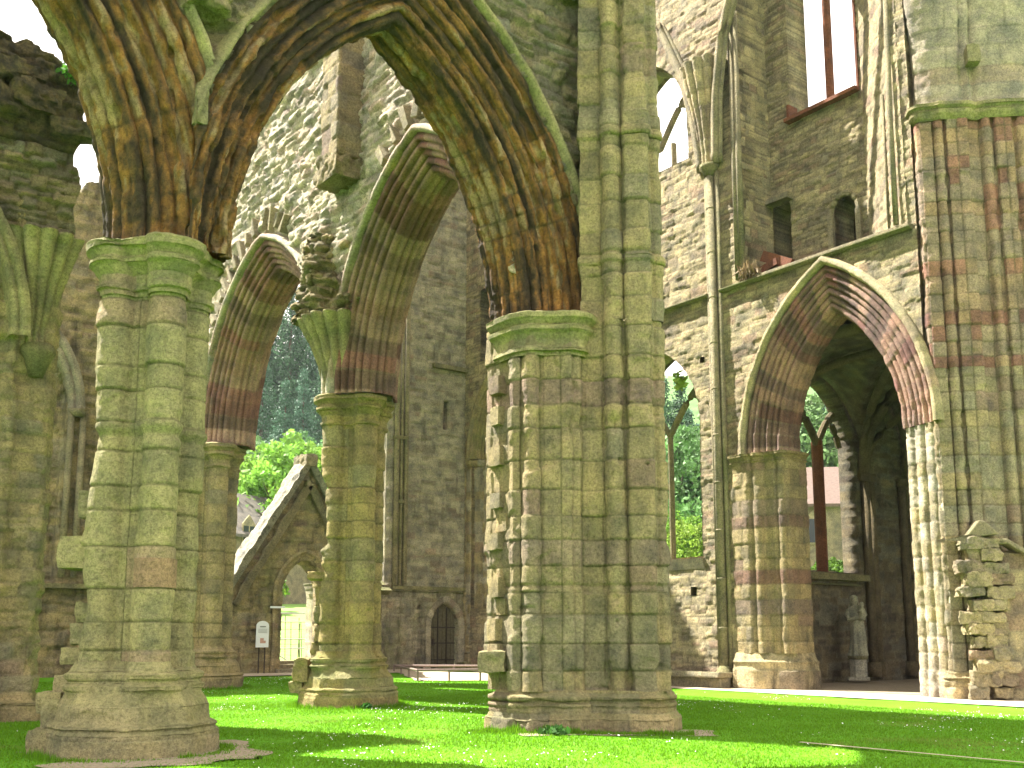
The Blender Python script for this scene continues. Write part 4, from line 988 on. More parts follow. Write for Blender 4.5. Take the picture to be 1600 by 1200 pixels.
wall('wall_face', E, (0, EY, 0), (1, 0, 0), (0, -1, 0), 1.2, 12.3, 3.0, 21, .06, st_e, M['grey'], e_sdf, 1.5)
wall('lower_wall', E, (0, EY, 0), (1, 0, 0), (0, -1, 0), 1.2, 12.3, 0, 3.0, .05, sty(P_GREY, (.13, .24), (.3, .6), jd=.03, amp=.028, na=.025, warp=.05, split=.25, seed=90, mort=(.2, .19, .13), ms=.4), M['lowdark'], e_sdf, 1.5)
arch_mould('window_jamb_mould', E, [(.42, -.5)]+rolls((.36, -.48), (.0, -.1), [.09, .09, .09], 9, 1)+[(-.02, .0), (-.02, .3), (.3, .6)], 4.9, 3.62, 11, 7, .08, sty(P_GREY, (.4, .6), (3, 4), na=.012, amp=.008, seed=92), M['grey'], 'x', EY+.45, stilt=7.8, hp=.035)
b = MB(); [b.prism([(18.75, 3.0), (19.7, 3.55), (19.7, 2.9), (18.95, 2.85)], xa, xb, 'yz') for xa, xb in ((1.3, 3.4), (6.5, 8.55))]; b.box((10.5, 18.98, 3.12), (3.7, .24, .13)); b.build('sill_string', M['trim'], E)
b = MB(); b.box((11.2, 18.95, 11.5), (1.9, .26, .16)); b.box((8.9, 18.95, 8.55), (.55, .3, .12)); b.box((8.9, 18.95, 6.2), (.25, .35, .12)); b.build('string_course', M['trim'], E)
for x_, r_ in ((8.75, .10), (8.95, .06), (9.15, .09), (12.0, .10)):
    b = MB(); b.tube([(x_, 18.93, 3.2 if x_ < 11 else .3), (x_, 18.93, 20.5)], r_, 8); b.build('wall_shaft', M['trimpale'], E, smooth=True)
b = MB(); b.tube([(12.0, 18.9, 13.4), (12.0, 18.85, 13.6), (12, 18.85, 13.7)], [.1, .2, .2], 8); b.build('shaft_capital', M['trim'], E)
arch_mould('door_surround', E, [(.26, -.03), (.26, -.08), (.06, -.08), (.0, -.02), (0., .3)], 10.95, .60, 1.75, .85, .06, sty(P_GREY, (.3, .4), (2, 3), na=.012, amp=.01, seed=93, ms=.5), M['grey'], 'x', EY, stilt=1.6, hp=.03)
M['oldwood'] = plain_mat('old_oak', (.085, .075, .045), .8, 0, .45, 12, .5)
M['iron'] = plain_mat('rusty_iron', (.045, .035, .03), .6, .4, .3, 20, .2)
door = MB()
for k in range(6):
    x_ = 10.40+.1+k*.185; zt = 1.75+.85*math.sqrt(max(0, 1-(abs(x_-10.95)/.6)**1.7))
    door.box((x_, 19.22, (.2+zt)/2), (.178, .06, zt-.2))
dr = door.build('wooden_door', M['oldwood'], E, bevel=.008)
b = MB()
for x_ in (10.76, 11.14): b.box((x_, 19.17, 1.35), (.04, .03, 2.2))
for z_ in (.55, 1.15, 1.72): b.box((10.95, 19.165, z_), (1.12, .03, .045))
b.build('iron_straps', M['iron'], dr)
b = MB(); b.tube([(10.55+.06*math.cos(q), 19.14, 1.12+.06*math.sin(q)) for q in np.linspace(0, 2*PI, 13)], .012, 6); b.box((10.55, 19.15, 1.2), (.1, .03, .2)); b.build('ring_handle', M['iron'], dr)
b = MB(); b.box((12.0, 18.75, .30), (1.0, .5, .34), jit=.03); b.box((11.2, 18.8, .22), (1.2, .6, .12), jit=.02); b.build('door_step', M['trim'], E, bevel=.02)

# ---- gabled doorway
G = thing('gabled_doorway', 'small gabled stone doorway with a bright weathered coping, open to the meadow', 'doorway', (4.95, 18.4, 0))
GX, GAP = 4.95, 7.25
M['copemat'] = stone_mat('weathered_coping', moss=.05, stain=.75, lichen=1.2, base=(.40, .38, .33), bump=1., stainscale=(3, 3, 3))
def g_sdf(u, z):
    slope = (GAP-.15-z)*.62-abs(u-GX)
    d = arch_sdf(u, z, GX, .78, 2.75, 1.15, .25)
    return np.minimum(np.minimum(d, slope+.12*vn(u*3, z*3, 4.)), 9)
wall('gable_face', G, (0, 18.3, 0), (1, 0, 0), (0, -1, 0), 1.9, 7.9, 0, 7.3, .05, sty(P_OLIVE, (.14, .24), (.25, .55), jd=.035, amp=.035, na=.03, warp=.05, split=.2, seed=95, ms=.3, mort=(.15, .14, .1)), M['lowdark'], g_sdf, .9)
for sg in (-1, 1):
    for off, w_, nm_, mt in ((0., .95, 'coping', M['copemat']), (.75, .16, 'drip_mould', M['trimpale'])):
        u, v = np.meshgrid(np.linspace(0, 1, 90), np.linspace(0, 1, 16))
        L = 4.35 if not off else 4.1
        z = GAP+.12-off*1.1-u*L; x_ = GX+sg*((u*L)*.62+.02)
        y_ = 18.10 + v*w_ if not off else 18.08+v*w_
        P = np.stack([x_, y_+0*u, z], -1)
        D, c = dress(P, u*L*1.2, v*w_, sty([((.36, .33, .27), 3), ((.42, .40, .34), 2), ((.28, .25, .19), 2)], (.30, .5), (.35, .7), jd=.03, amp=.04, na=.06, nf=4, seed=96+sg, ms=.5, mort=(.1, .1, .06)), flip=(sg < 0))
        nn = np.array([sg*.85, 0, .53]); Bk = P-nn*.22
        m, n = u.shape; V_ = np.concatenate([D.reshape(-1, 3), Bk.reshape(-1, 3)]); F = [grid_faces(m, n), grid_faces(m, n, base=m*n)]
        I = np.arange(m*n).reshape(m, n)
        for e_ in (I[0], I[-1], I[:, 0], I[:, -1]): F.append(np.stack([e_[:-1], e_[1:], e_[1:]+m*n, e_[:-1]+m*n], -1))
        mesh_np(nm_, V_, np.concatenate(F), mt, G, None, np.concatenate([c.reshape(-1, 3)]*2))
roughblock('apex_stone', G, (GX, 18.52, 7.22), (.42, 1.0, .42), 0, M['trimpale'], 230, P_PALE, .04, .05)
roughblock('apex_stone', G, (GX, 18.2, 6.42), (.26, .26, .22), 0, M['trimpale'], 231, P_PALE, .04, .05)
arch_mould('door_arch', G, [(.34, -.45), (.34, -.52), (.24, -.54), (.2, -.47)]+rolls((.18, -.45), (.0, -.25), [.05, .05], 8, 1)+[(0, .5)], GX, .78, 2.75, 1.15, .05, sty(P_OLIVE, (.22, .34), (3, 4), jd=.02, amp=.015, na=.02, seed=98), M['cap'], 'x', 18.75, stilt=2.5, hp=.03)
b = MB(); b.box((GX, 18.55, .28), (1.9, .8, .12), jit=.02); b.box((GX, 19.2, .40), (1.8, .6, .14), jit=.02); b.box((GX, 19.8, .52), (1.8, .6, .14), jit=.02); b.build('door_step', M['trimpale'], G, bevel=.02)
# ---- information board
S = thing('information_board', 'small white round topped information board on the dark wall left of the gabled doorway', 'sign', (3.45, 18.2, 1.1))
def board(x0, x1, z0, z1, y0, y1, r=.08):
    pts = [(x0, z0), (x1, z0)]+[((x0+x1)/2+(x1-x0)/2*math.cos(q), z1-r*2+.16*math.sin(q)) for q in np.linspace(0, PI, 13)]
    return MB().prism(pts, y0, y1, 'xz')
M['white'] = plain_mat('white_enamel', (.62, .64, .66), .4, 0, .04, 10, 0)
M['ink'] = plain_mat('grey_print', (.16, .16, .17), .6, 0, .1, 10, 0)
M['pinkink'] = plain_mat('plan_print', (.42, .25, .2), .6, 0, .2, 30, 0)
board(3.24, 3.66, 1.05, 1.88, 18.10, 18.14).build('panel', M['white'], S)
b = MB(); b.box((3.45, 18.095, 1.70), (.20, .004, .035))
for z_ in (1.62, 1.585, 1.55, 1.515): b.box((3.45, 18.095, z_), (.3, .004, .008))
b.build('printed_text', M['ink'], S)
b = MB(); b.box((3.43, 18.095, 1.26), (.12, .004, .16)); b.box((3.50, 18.094, 1.22), (.12, .004, .08)); b.build('plan_drawing', M['pinkink'], S)
b = MB(); b.box((3.35, 18.12, .62), (.03, .03, .9)); b.box((3.55, 18.12, .62), (.03, .03, .9)); b.build('post', M['iron'], S)
S2 = thing('small_notice', 'narrow pale notice strip on the dark masonry beside the information board', 'sign', (3.55, 18.2, 2.2))
MB().box((3.95, 18.15, 2.32), (.5, .04, .06)).build('notice_plate', M['white'], S2)

# ================================================================== left side
LW = thing('north_chapel_wall', 'dark damp chapel wall with a blind arch far behind at the left', 'wall', (-5, 19, 0))
def l_sdf(u, z):
    top = 15.2+.35*np.sign(vn(u*1.7, 0*u, 6.))*abs(vn(u*1.7, 0*u, 6.))**.5
    return np.minimum(top-z, 99)
def l_extra(u, z): return -.35*(arch_sdf(u, z, -4.55, 1.9, 8.1, 2.9, 3.0) < 0)
wall('wall_face', LW, (0, EY, 0), (1, 0, 0), (0, -1, 0), -14, 1.25, 0, 15.8, .065, sty(P_OLIVE, (.16, .3), (.3, .65), jd=.05, amp=.05, na=.04, warp=.06, split=.25, seed=101, ms=.4), M['dark'], l_sdf, 1.3, l_extra)
arch_mould('blind_arch', LW, [(.45, -.2)]+rolls((.42, -.2), (.0, -.02), [.08, .09], 9, 1)+[(0, .3)], -4.55, 1.9, 8.1, 2.9, .07, sty(P_GREY, (.35, .5), (3, 4), jd=.015, na=.02, seed=102), M['grey'], 'x', EY-.05, hp=.035)
b = MB()
for x_ in (-2.55, -2.2): b.tube([(x_, 18.85, 3.1), (x_, 18.85, 8.0)], .10, 8)
b.tube([(-2.38, 18.85, 7.9), (-2.38, 18.85, 8.1)], [.2, .32], 10); b.build('wall_shaft', M['trimpale'], LW, smooth=True)
b = MB(); b.box((-6, 18.9, 2.85), (13, .3, .14)); b.build('sill_string', M['trim'], LW)
# left ruined pier
M['moss'] = stone_mat('dark_moss_crust', moss=.5, stain=1.25, lichen=.2, base=(.15, .115, .06), bump=1., stainscale=(2.5, 2.5, 2.5))
LP = thing('ruined_pier', 'ruined wall pier at the left edge with fluted vault springer and mossy broken top', 'pier', (-7.2, 6.4, 0))
def lp_extra(P, S_, T_): return -.1*sstep(.1, .4, fbm(P[..., 0], P[..., 1], P[..., 2], 1.1, 4, 9))
lpp = [(-12.5, 5.75), (-7.0, 5.75)]+rolls((-7.0, 5.7), (-6.7, 5.7), [.09], 8, -1)+[(-6.68, 5.72), (-6.36, 5.70)]+rolls((-6.34, 5.7), (-6.12, 5.82), [.08], 8, -1)+[(-6.02, 5.95), (-6.0, 6.9), (-7, 7.4)]
st_l = sty(P_OLIVE, (.18, .34), (.35, .7), jd=.03, jw=.012, amp=.025, na=.03, warp=.05, split=.2, seed=105, ms=.35, flake=.03)
vsweep('pier_face', LP, lpp, [(-.05, .22), (.30, .22), (.34, .05), (.5, .03), (.9, 0), (9.0, 0)], .035, st_l, M['pier'], flipref=(-10, -13), extra=lp_extra)
fan('vault_springer', LP, -6.50, 5.95, R_(-100), 6.4, 8.45, .26, .78, 1.25, 6, .025, sty(P_PIER, (.6, .9), (3, 4), jd=.01, amp=.008, na=.02, seed=106, ms=.2), M['cap'], 1.5)
b = MB(); b.tube([(-6.42, 5.80, 5.9), (-6.42, 5.78, 6.2), (-6.42, 5.76, 6.32), (-6.42, 5.78, 6.42)], [.12, .22, .30, .28], 14); b.build('corbel', M['trim'], LP, smooth=True)
def lp2_sdf(u, z):
    right = -6.02+.26*sstep(8.9, 9.6, z)*0-.12*vn(z*2.1, 0*z, 3.)+.22*gauss(z-11.2, .45)-.12*gauss(z-10.1, .3)
    top = 11.95-.30*(u+7.3)+.12*vn(u*4, 0*u, 1.)
    hole = arch_sdf(u, z, -9.9, 2.6, 6.6, 3.8, 0)
    return np.minimum(np.minimum(right-u, top-z), hole)
def lp2_extra(u, z): return .10*fbm(u, z, 2., 1.3, 4)+.16*sstep(9.9, 10.6, z)*(1+fbm(u, z, 7., 3.2, 4))
for nm_, za, zb, mt in (('broken_upper_wall', 8.3, 10.1, 'rubble'), ('mossy_wall_top', 10.1, 13.1, 'moss')):
    wall(nm_, LP, (0, 5.62, 0), (1, 0, 0), (0, -1, 0), -13, -5.6, za, zb, .035, sty(P_RUBBLE, (.14, .26), (.25, .6), jd=.06, amp=.06, na=.07, warp=.08, split=.3, seed=107, ms=.3), M[mt], lp2_sdf, .95, lp2_extra)
rr = np.random.RandomState(3)
for k in range(16):
    x_ = rr.uniform(-8.6, -6.1); z_ = 11.8-.30*(x_+7.3)-rr.uniform(.0, 1.5)
    roughblock('mossy_stone', LP, (x_, 5.45, z_), (rr.uniform(.4, .8), rr.uniform(.25, .35), rr.uniform(.2, .45)), rr.uniform(-.3, .3), M['moss'], 200+k, P_RUBBLE, .12, .06)
arch_mould('rib', LP, [(.3, -.2)]+rolls((.28, -.2), (0, -.05), [.06, .07], 8, 1)+[(0, .3)], -9.45, 2.5, 6.5, 3.6, .05, sty(P_PIER, (.5, .7), (3, 4), na=.02, seed=108), M['olive'], 'x', 5.55, half=-1, hp=.03)

# ================================================================== statue on its pedestal
def statue(x0, y0, z0, rz):
    t = thing('statue', 'grey stone statue of a robed veiled woman holding a child, on a small pedestal', 'statue', (x0, y0, z0))
    M['statue'] = stone_mat('statue_stone', moss=.25, stain=.0, lichen=.2, base=(.30, .30, .24), bump=.4)
    M['statuepale'] = stone_mat('pedestal_stone', moss=.1, stain=.0, lichen=.2, base=(.36, .35, .30), bump=.4)
    cs, sn = math.cos(rz), math.sin(rz)
    def W_(p): return (x0+p[0]*cs-p[1]*sn, y0+p[0]*sn+p[1]*cs, z0+p[2])
    b = MB(); b.prism([W_((a_, c_, 0))[:2] for a_, c_ in ((-.30, -.30), (.30, -.30), (.30, .30), (-.30, .30))], z0, z0+.10, 'xy')
    o8 = [(.26*math.cos(q), .26*math.sin(q)) for q in np.arange(PI/8, 2*PI, PI/4)]
    b.prism([W_((a_, c_, 0))[:2] for a_, c_ in o8], z0+.10, z0+.62, 'xy'); b.build('pedestal', M['statuepale'], t, bevel=.015)
    b = MB(); b.prism([W_((a_*1.18, c_*1.18, 0))[:2] for a_, c_ in o8], z0+.62, z0+.72, 'xy'); b.build('pedestal_cap', M['trim'], t, bevel=.02)
    # one continuous body: lofted robe, torso, neck and head, arms grown with remesh
    prof = [(0, .27, .23), (.06, .27, .22), (.3, .235, .20), (.6, .225, .19), (.85, .22, .185), (1.02, .20, .165), (1.15, .19, .155), (1.28, .215, .15), (1.40, .20, .125), (1.46, .12, .10), (1.50, .075, .08), (1.54, .075, .085), (1.60, .095, .11), (1.68, .105, .125), (1.76, .09, .11), (1.81, .045, .06), (1.825, .005, .005)]
    zk = [p[0] for p in prof]; zz = np.arange(0, 1.826, .015); th = np.linspace(0, 2*PI, 97)
    A = np.interp(zz, zk, [p[1] for p in prof])[:, None]; B = np.interp(zz, zk, [p[2] for p in prof])[:, None]
    Z = zz[:, None]; TH = th[None, :]
    sway = .035*np.sin(Z*2.6)
    fold = (1+.085*np.sin(TH*9+Z*1.3+1.5*np.sin(Z*2))*sstep(1.1, .2, Z)+.05*np.sin(TH*5-Z*9)*gauss(Z-.95, .3))
    hem = 1+.10*gauss(Z-.03, .05)*(1+np.sin(TH*9))*.5
    X = A*fold*hem*np.cos(TH)+sway; Y = B*fold*hem*np.sin(TH)
    # face: nose, brow and chin pushed towards the front (-y)
    fr = gauss(cyc(TH+PI/2), .22)
    Y = Y-fr*(.022*gauss(Z-1.66, .025)+.012*gauss(Z-1.585, .02)+.008*gauss(Z-1.72, .012))+fr*.010*gauss(Z-1.69, .012)
    loc = np.stack([X, Y, Z+.72+0*X], -1)
    loc = loc[:, :-1]; m_, n_2 = loc.shape[:2]
    V = loc.reshape(-1, 3); F = [tuple(q) for q in grid_faces(m_, n_2, True)]+[tuple(range(n_2))[::-1], tuple(range((m_-1)*n_2, m_*n_2))]
    parts_v = [V]; parts_f = F
    def loft(pts, rs, n=14):
        mb = MB(); mb.tube([(p[0], p[1], p[2]+.72) for p in pts], rs, n); b0 = sum(len(v) for v in parts_v)
        vv = np.array(mb.v); parts_v.append(vv); parts_f.extend(tuple(i_+b0 for i_ in f) for f in mb.f)
    loft([(-.19, 0, 1.38), (-.25, -.05, 1.2), (-.22, -.14, 1.06), (-.05, -.21, 1.10), (.06, -.22, 1.14)], [.075, .07, .062, .045, .035])
    loft([(.19, 0, 1.38), (.27, -.06, 1.2), (.22, -.17, 1.10), (.10, -.22, 1.12)], [.075, .07, .058, .04])
    loft([(.16, -.16, 1.08), (.17, -.19, 1.2), (.17, -.18, 1.36), (.17, -.18, 1.44)], [.10, .10, .085, .05])
    loft([(.17, -.18, 1.42), (.17, -.19, 1.50), (.17, -.19, 1.57), (.17, -.19, 1.60)], [.045, .07, .06, .02])
    loft([(.17, -.22, 1.38), (.10, -.26, 1.32), (.02, -.22, 1.34)], [.035, .03, .025])
    V = np.concatenate(parts_v); sb = MB(); sb.v = [W_(p) for p in V]; sb.f = parts_f
    o = sb.build('figure', M['statue'], t)
    m = o.modifiers.new('r', 'REMESH'); m.mode = 'VOXEL'; m.voxel_size = .016; m.use_smooth_shade = True
    dg = bpy.context.evaluated_depsgraph_get(); dg.update(); me2 = bpy.data.meshes.new_from_object(o.evaluated_get(dg)); o.modifiers.clear(); o.data = me2
    if not me2.materials: me2.materials.append(M['statue'])
    # veil as clothing
    u = np.linspace(R_(20), R_(160), 40); zz = np.linspace(1.12, 1.80, 40)
    a_ = np.interp(zz, [1.12, 1.35, 1.48, 1.56, 1.68, 1.76, 1.80], [.24, .235, .17, .135, .135, .115, .05])[:, None]
    c_ = np.interp(zz, [1.12, 1.35, 1.48, 1.56, 1.68, 1.76, 1.80], [.19, .17, .145, .135, .155, .13, .06])[:, None]
    rip = 1+.03*np.sin(u*11)[None, :]
    P = np.stack([a_*rip*np.cos(u)[None, :]*1.03+.035*np.sin(zz*2.6)[:, None], c_*rip*np.sin(u)[None, :], (zz+.72)[:, None]+0*a_*u[None, :]], -1)
    V = np.array([W_(p) for p in P.reshape(-1, 3)])
    o = mesh_np('veil', V, grid_faces(40, 40), M['statue'], t); s_ = o.modifiers.new('s', 'SOLIDIFY'); s_.thickness = .025
statue(16.9, 5.62, .10, -.9)

# ================================================================== low rail round a slab
rail = thing('low_metal_rail', 'knee high metal rail enclosing a bare patch before the end wall', 'railing', (8.5, 15.5, .2))
M['steel'] = plain_mat('galvanised_steel', (.38, .37, .38), .45, .5, .15, 12, .1)
M['railiron'] = plain_mat('dull_bronze_rail', (.20, .15, .13), .55, .4, .2, 12, .1)
rc = [(8.0, 17.6), (6.0, 12.9), (8.6, 11.8), (10.2, 15.5)]
b = MB()
for k in range(4):
    p, q = rc[k], rc[(k+1) % 4]; b.tube([(*p, .42), (*q, .42)], .035, 8)
b.build('rail_bar', M['railiron'], rail)
for k in range(4):
    p, q = np.array(rc[k]), np.array(rc[(k+1) % 4])
    for f in (0, .33, .66):
        c_ = p+(q-p)*f; b = MB(); b.tube([(*c_, .0), (*c_, .42)], .03, 8); b.build('post', M['railiron'], rail)
sheet('bare_patch', [(6.0, 12.9), (8.6, 11.8), (10.2, 15.5), (8.0, 17.6)], .022, M['gravel'], .2, .2)
sheet('edging', [(1.08, -9), (1.16, -9), (.98, -4.6), (.90, -4.6)], .034, M['gravel'], .1, .02)

# ================================================================== beyond the doorway: meadow fence, scaffold barrier, wall
FN = thing('stake_fence', 'thin wooden stake fence crossing the bright meadow outside the gabled doorway', 'fence', (8, 24, 0))
M['stake'] = plain_mat('grey_stakes', (.10, .09, .06), .8, 0, .25, 8, .1)
rr = np.random.RandomState(8)
def thruy(px, y):  # plan x where the sight line of a picture column meets depth y
    u = (px-800)/1642.5; dx = u*.798+.603*1.0; dy = -u*.603+.798*1.0; return -10.589+dx/dy*(y+13.611)
for k in range(22):
    x_ = 5.6+k*.16+rr.uniform(-.03, .03); y_ = 24.0+.3*math.sin(k); z_ = float(gz(x_, y_))
    b = MB(); b.tube([(x_, y_, z_-.1), (x_+rr.uniform(-.08, .08), y_+.05, z_+1.75+rr.uniform(-.25, .2))], .017, 5); b.build('stake', M['stake'], FN)
b = MB()
for z_ in (.9, 1.45): b.tube([(5.4, 24, z_+.2), (9.2, 24, z_+.2)], .012, 5)
b.build('wire', M['steel'], FN)
SB = thing('tube_barrier', 'pale scaffold tube barrier just outside the gabled doorway', 'barrier', (6, 21.5, .2))
b = MB()
for z_ in (.95, 1.28, 1.9, 2.2): b.tube([(4.6, 21.8, z_), (7.6, 21.6, z_+.02)], .022, 8)
b.tube([(5.0, 21.7, .25), (4.9, 21.7, 1.2)], .028, 8); b.tube([(4.8, 21.75, 1.25), (6.3, 21.6, .35)], .024, 8); b.build('rail_tube', M['steel'], SB)
for x_ in (6.9, 5.3): b = MB(); b.tube([(x_, 21.72, .2), (x_, 21.72, 2.3)], .022, 8); b.build('post', M['steel'], SB)
RW = thing('garden_wall', 'low dark garden wall at the top of the meadow seen through the gabled doorway', 'wall', (14, 62, 0))
rw_st = sty(P_GREY, (.2, .4), (.4, .9), jd=.05, amp=.05, na=.05, seed=120)
wall('wall_face', RW, (0, 60, float(gz(18, 60))-.3), (1, 0, 0), (0, -1, 0), 6, 40, 0, 1.6, .15, rw_st, M['dark'], None, .5)

# ================================================================== houses beyond
def ray_xy(px, dist):
    u = (px-800)/1642.5; d = np.array([u*.798+.603, -u*.603+.798]); d /= np.linalg.norm(d); return -10.589+d[0]*dist, -13.611+d[1]*dist
HX1, HY1 = ray_xy(1290, 74); HX2, HY2 = ray_xy(382, 76)
M['roof'] = stone_mat('grey_roof_tiles', moss=.1, stain=.3, lichen=.3, base=(.13, .12, .12)); M['redroof'] = plain_mat('brown_roof_tiles', (.115, .08, .065), .8, 0, .3, 6, .4)
M['housewall'] = stone_mat('house_stone', moss=.1, stain=.2, lichen=.3, base=(.22, .19, .14)); M['pane'] = plain_mat('dark_glass', (.03, .035, .04), .1, 0, .1, 5, 0)
def house(name, label, x0, y0, rz, L, Wd, H, RH, roof, chim, wins):
    z0 = float(gz(x0, y0)); t = thing(name, label, 'house', (x0, y0, z0))
    cs, sn = math.cos(rz), math.sin(rz)
    def T(mb): mb.v = [(x0+p[0]*cs-p[1]*sn, y0+p[0]*sn+p[1]*cs, z0+p[2]) for p in mb.v]; return mb
    hw = MB().prism([(-Wd/2, -1), (Wd/2, -1), (Wd/2, H), (0, H+RH), (-Wd/2, H)], -L/2, L/2, 'yz')
    T(hw).build('wall', M['housewall'], t)
    r = MB(); o_ = .35
    for sg in (-1, 1):
        s_ = RH/(Wd/2)
        r.add([(-L/2-o_, sg*(Wd/2+o_), H-o_*s_+.05), (L/2+o_, sg*(Wd/2+o_), H-o_*s_+.05), (L/2+o_, 0, H+RH+.05), (-L/2-o_, 0, H+RH+.05),
               (-L/2-o_, sg*(Wd/2+o_), H-o_*s_+.25), (L/2+o_, sg*(Wd/2+o_), H-o_*s_+.25), (L/2+o_, 0, H+RH+.25), (-L/2-o_, 0, H+RH+.25)],
              [(0, 1, 2, 3), (4, 5, 6, 7), (0, 1, 5, 4), (0, 3, 7, 4), (1, 2, 6, 5)])
    rf = T(r).build('roof', roof, t)
    c = MB().box((chim[0], chim[1], H+RH+.4), (.9, .7, 1.8)); c.box((chim[0], chim[1], H+RH+1.32), (1.05, .85, .14))
    for q in (-.2, .2): c.tube([(chim[0]+q, chim[1], H+RH+1.3), (chim[0]+q, chim[1], H+RH+1.75)], .13, 8)
    T(c).build('chimney', M['housewall'], rf)
    for (wx, wz) in wins:
        f = T(MB().box((wx, -Wd/2-.02, wz), (1.15, .12, 1.75)).prism([(wx-.57, wz+.87), (wx+.57, wz+.87), (wx, wz+1.5)], -Wd/2-.08, -Wd/2+.04, 'xz')).build('window', M['trimpale'], t)
        g_ = MB()
        for q in (-.27, .27): g_.box((wx+q, -Wd/2-.09, wz), (.42, .04, 1.5))
        T(g_).build('pane', M['pane'], f)
    return t
house('stone_house', 'stone house with brown tiled roof and chimney framed by the window behind the statue', HX1, HY1, -.75, 12, 8, 4.3, 2.8, M['redroof'], (4.0, 0), [(-4, 2.6), (-1.3, 2.6), (1.4, 2.6), (4.1, 2.6)])
house('cottage', 'pale cottage with grey slate roof just left of the gabled doorway top', HX2, HY2, .35, 9, 7, 4.2, 3.0, M['roof'], (-4, 0), [(-3, 4), (0, 4), (3, 4)])
hx_, hy_ = ray_xy(1303, 60); hz_ = float(gz(hx_, hy_)); hut = thing('white_shed', 'small white shed below the stone house in the window behind the statue', 'shed', (hx_, hy_, hz_))
MB().box((hx_, hy_, hz_+.4), (2.4, 2.4, 1.8), rz=-.7).build('wall', M['white'], hut); MB().box((hx_, hy_, hz_+1.36), (2.7, 2.7, .16), rz=-.7).build('roof', M['roof'], hut)

# ================================================================== trees
M['leafb'] = leaf_mat('bright_leaves', .4); M['leafd'] = leaf_mat('dark_leaves', .2); M['bark'] = plain_mat('bark', (.09, .07, .05), .9, 0, .3, 6, .5)
def crown(kind, seed, H, Rc):
    rr = np.random.RandomState(seed); cl = []
    if kind == 'conifer':
        for z_ in np.linspace(.12, 1, 60):
            rad = Rc*(1-z_)**.85*(.8+.3*rr.rand())+.1
            for a_ in rr.uniform(0, 2*PI, max(2, int(9*(1-z_)+2))):
                q = rr.uniform(.35, 1); cl.append((rad*q*math.cos(a_), rad*q*math.sin(a_), H*z_-.35*rad*q, .55+.35*(1-z_)))
    else:
        for k in range(150):
            v = rr.normal(size=3); v /= np.linalg.norm(v); v[2] = abs(v[2])*1.1-.35; q = rr.uniform(.45, 1)**.5
            lob = 1+.28*math.sin(3*math.atan2(v[1], v[0])+seed)+.2*rr.rand()
            cl.append((Rc*v[0]*q*lob, Rc*v[1]*q*lob, H*.58+H*.42*v[2]*q*lob, rr.uniform(.55, 1.15)*Rc*.22))
    cl = np.array(cl); per = 46 if kind != 'conifer' else 24
    n = len(cl)*per; c = np.repeat(cl, per, 0)
    d = rr.normal(size=(n, 3)); d /= np.linalg.norm(d, axis=1)[:, None]; d[:, 2] *= .75
    P = c[:, :3]+d*(c[:, 3:4]*rr.uniform(.5, 1.05, (n, 1)))
    if kind == 'conifer': P[:, 2] -= .25*rr.rand(n)
    a_ = rr.normal(size=(n, 3)); a_ /= np.linalg.norm(a_, axis=1)[:, None]; b_ = np.cross(a_, rr.normal(size=(n, 3))); b_ /= np.linalg.norm(b_, axis=1)[:, None]
    s = (.17 if kind != 'conifer' else .15)*rr.uniform(.6, 1.3, (n, 1))*(Rc/3.2)**.35
    V = np.stack([P-a_*s, P+b_*s*.6, P+a_*s, P-b_*s*.6], 1).reshape(-1, 3)
    tone = np.repeat(rr.uniform(.6, 1.25, len(cl)), per)*rr.uniform(.8, 1.2, n)
    return V, np.arange(n*4).reshape(-1, 4), np.repeat(tone, 4)
def tree_proto(kind, seed, H, Rc, colr, mat):
    V, F, tone = crown(kind, seed, H, Rc)
    me_parts = {}
    b = MB(); b.tube([(0, 0, -.5), (.05, 0, H*.25), (-.05, .1, H*.5), (0, 0, H*(.95 if kind == 'conifer' else .75))], [Rc*.09, Rc*.07, Rc*.05, .03], 8)
    if kind != 'conifer':
        rr = np.random.RandomState(seed)
        for k in range(7):
            a_ = rr.uniform(0, 2*PI); b.tube([(0, 0, H*.3), (Rc*.4*math.cos(a_), Rc*.4*math.sin(a_), H*.5), (Rc*.75*math.cos(a_), Rc*.75*math.sin(a_), H*rr.uniform(.6, .8))], [Rc*.045, Rc*.03, .02], 6)
    return V, F, np.array(colr)[None, :]*tone[:, None], b, mat
PROTO = {}
for key, (kind, H, Rc, colr, mat) in {'conifer': ('conifer', 17, 3.6, (.075, .155, .085), M['leafd']), 'dark': ('broad', 11, 4.2, (.16, .29, .10), M['leafd']), 'bright': ('broad', 9, 3.6, (.22, .42, .06), M['leafb']), 'silver': ('broad', 8.5, 3.8, (.24, .34, .16), M['leafb']), 'bush': ('broad', 3.2, 2.2, (.10, .22, .02), M['leafb']), 'yellow': ('broad', 2.2, 1.5, (.30, .32, .02), M['leafb'])}.items():
    PROTO[key] = [tree_proto(kind, s_, H, Rc, colr, mat) for s_ in (1, 2)]
PMESH = {}
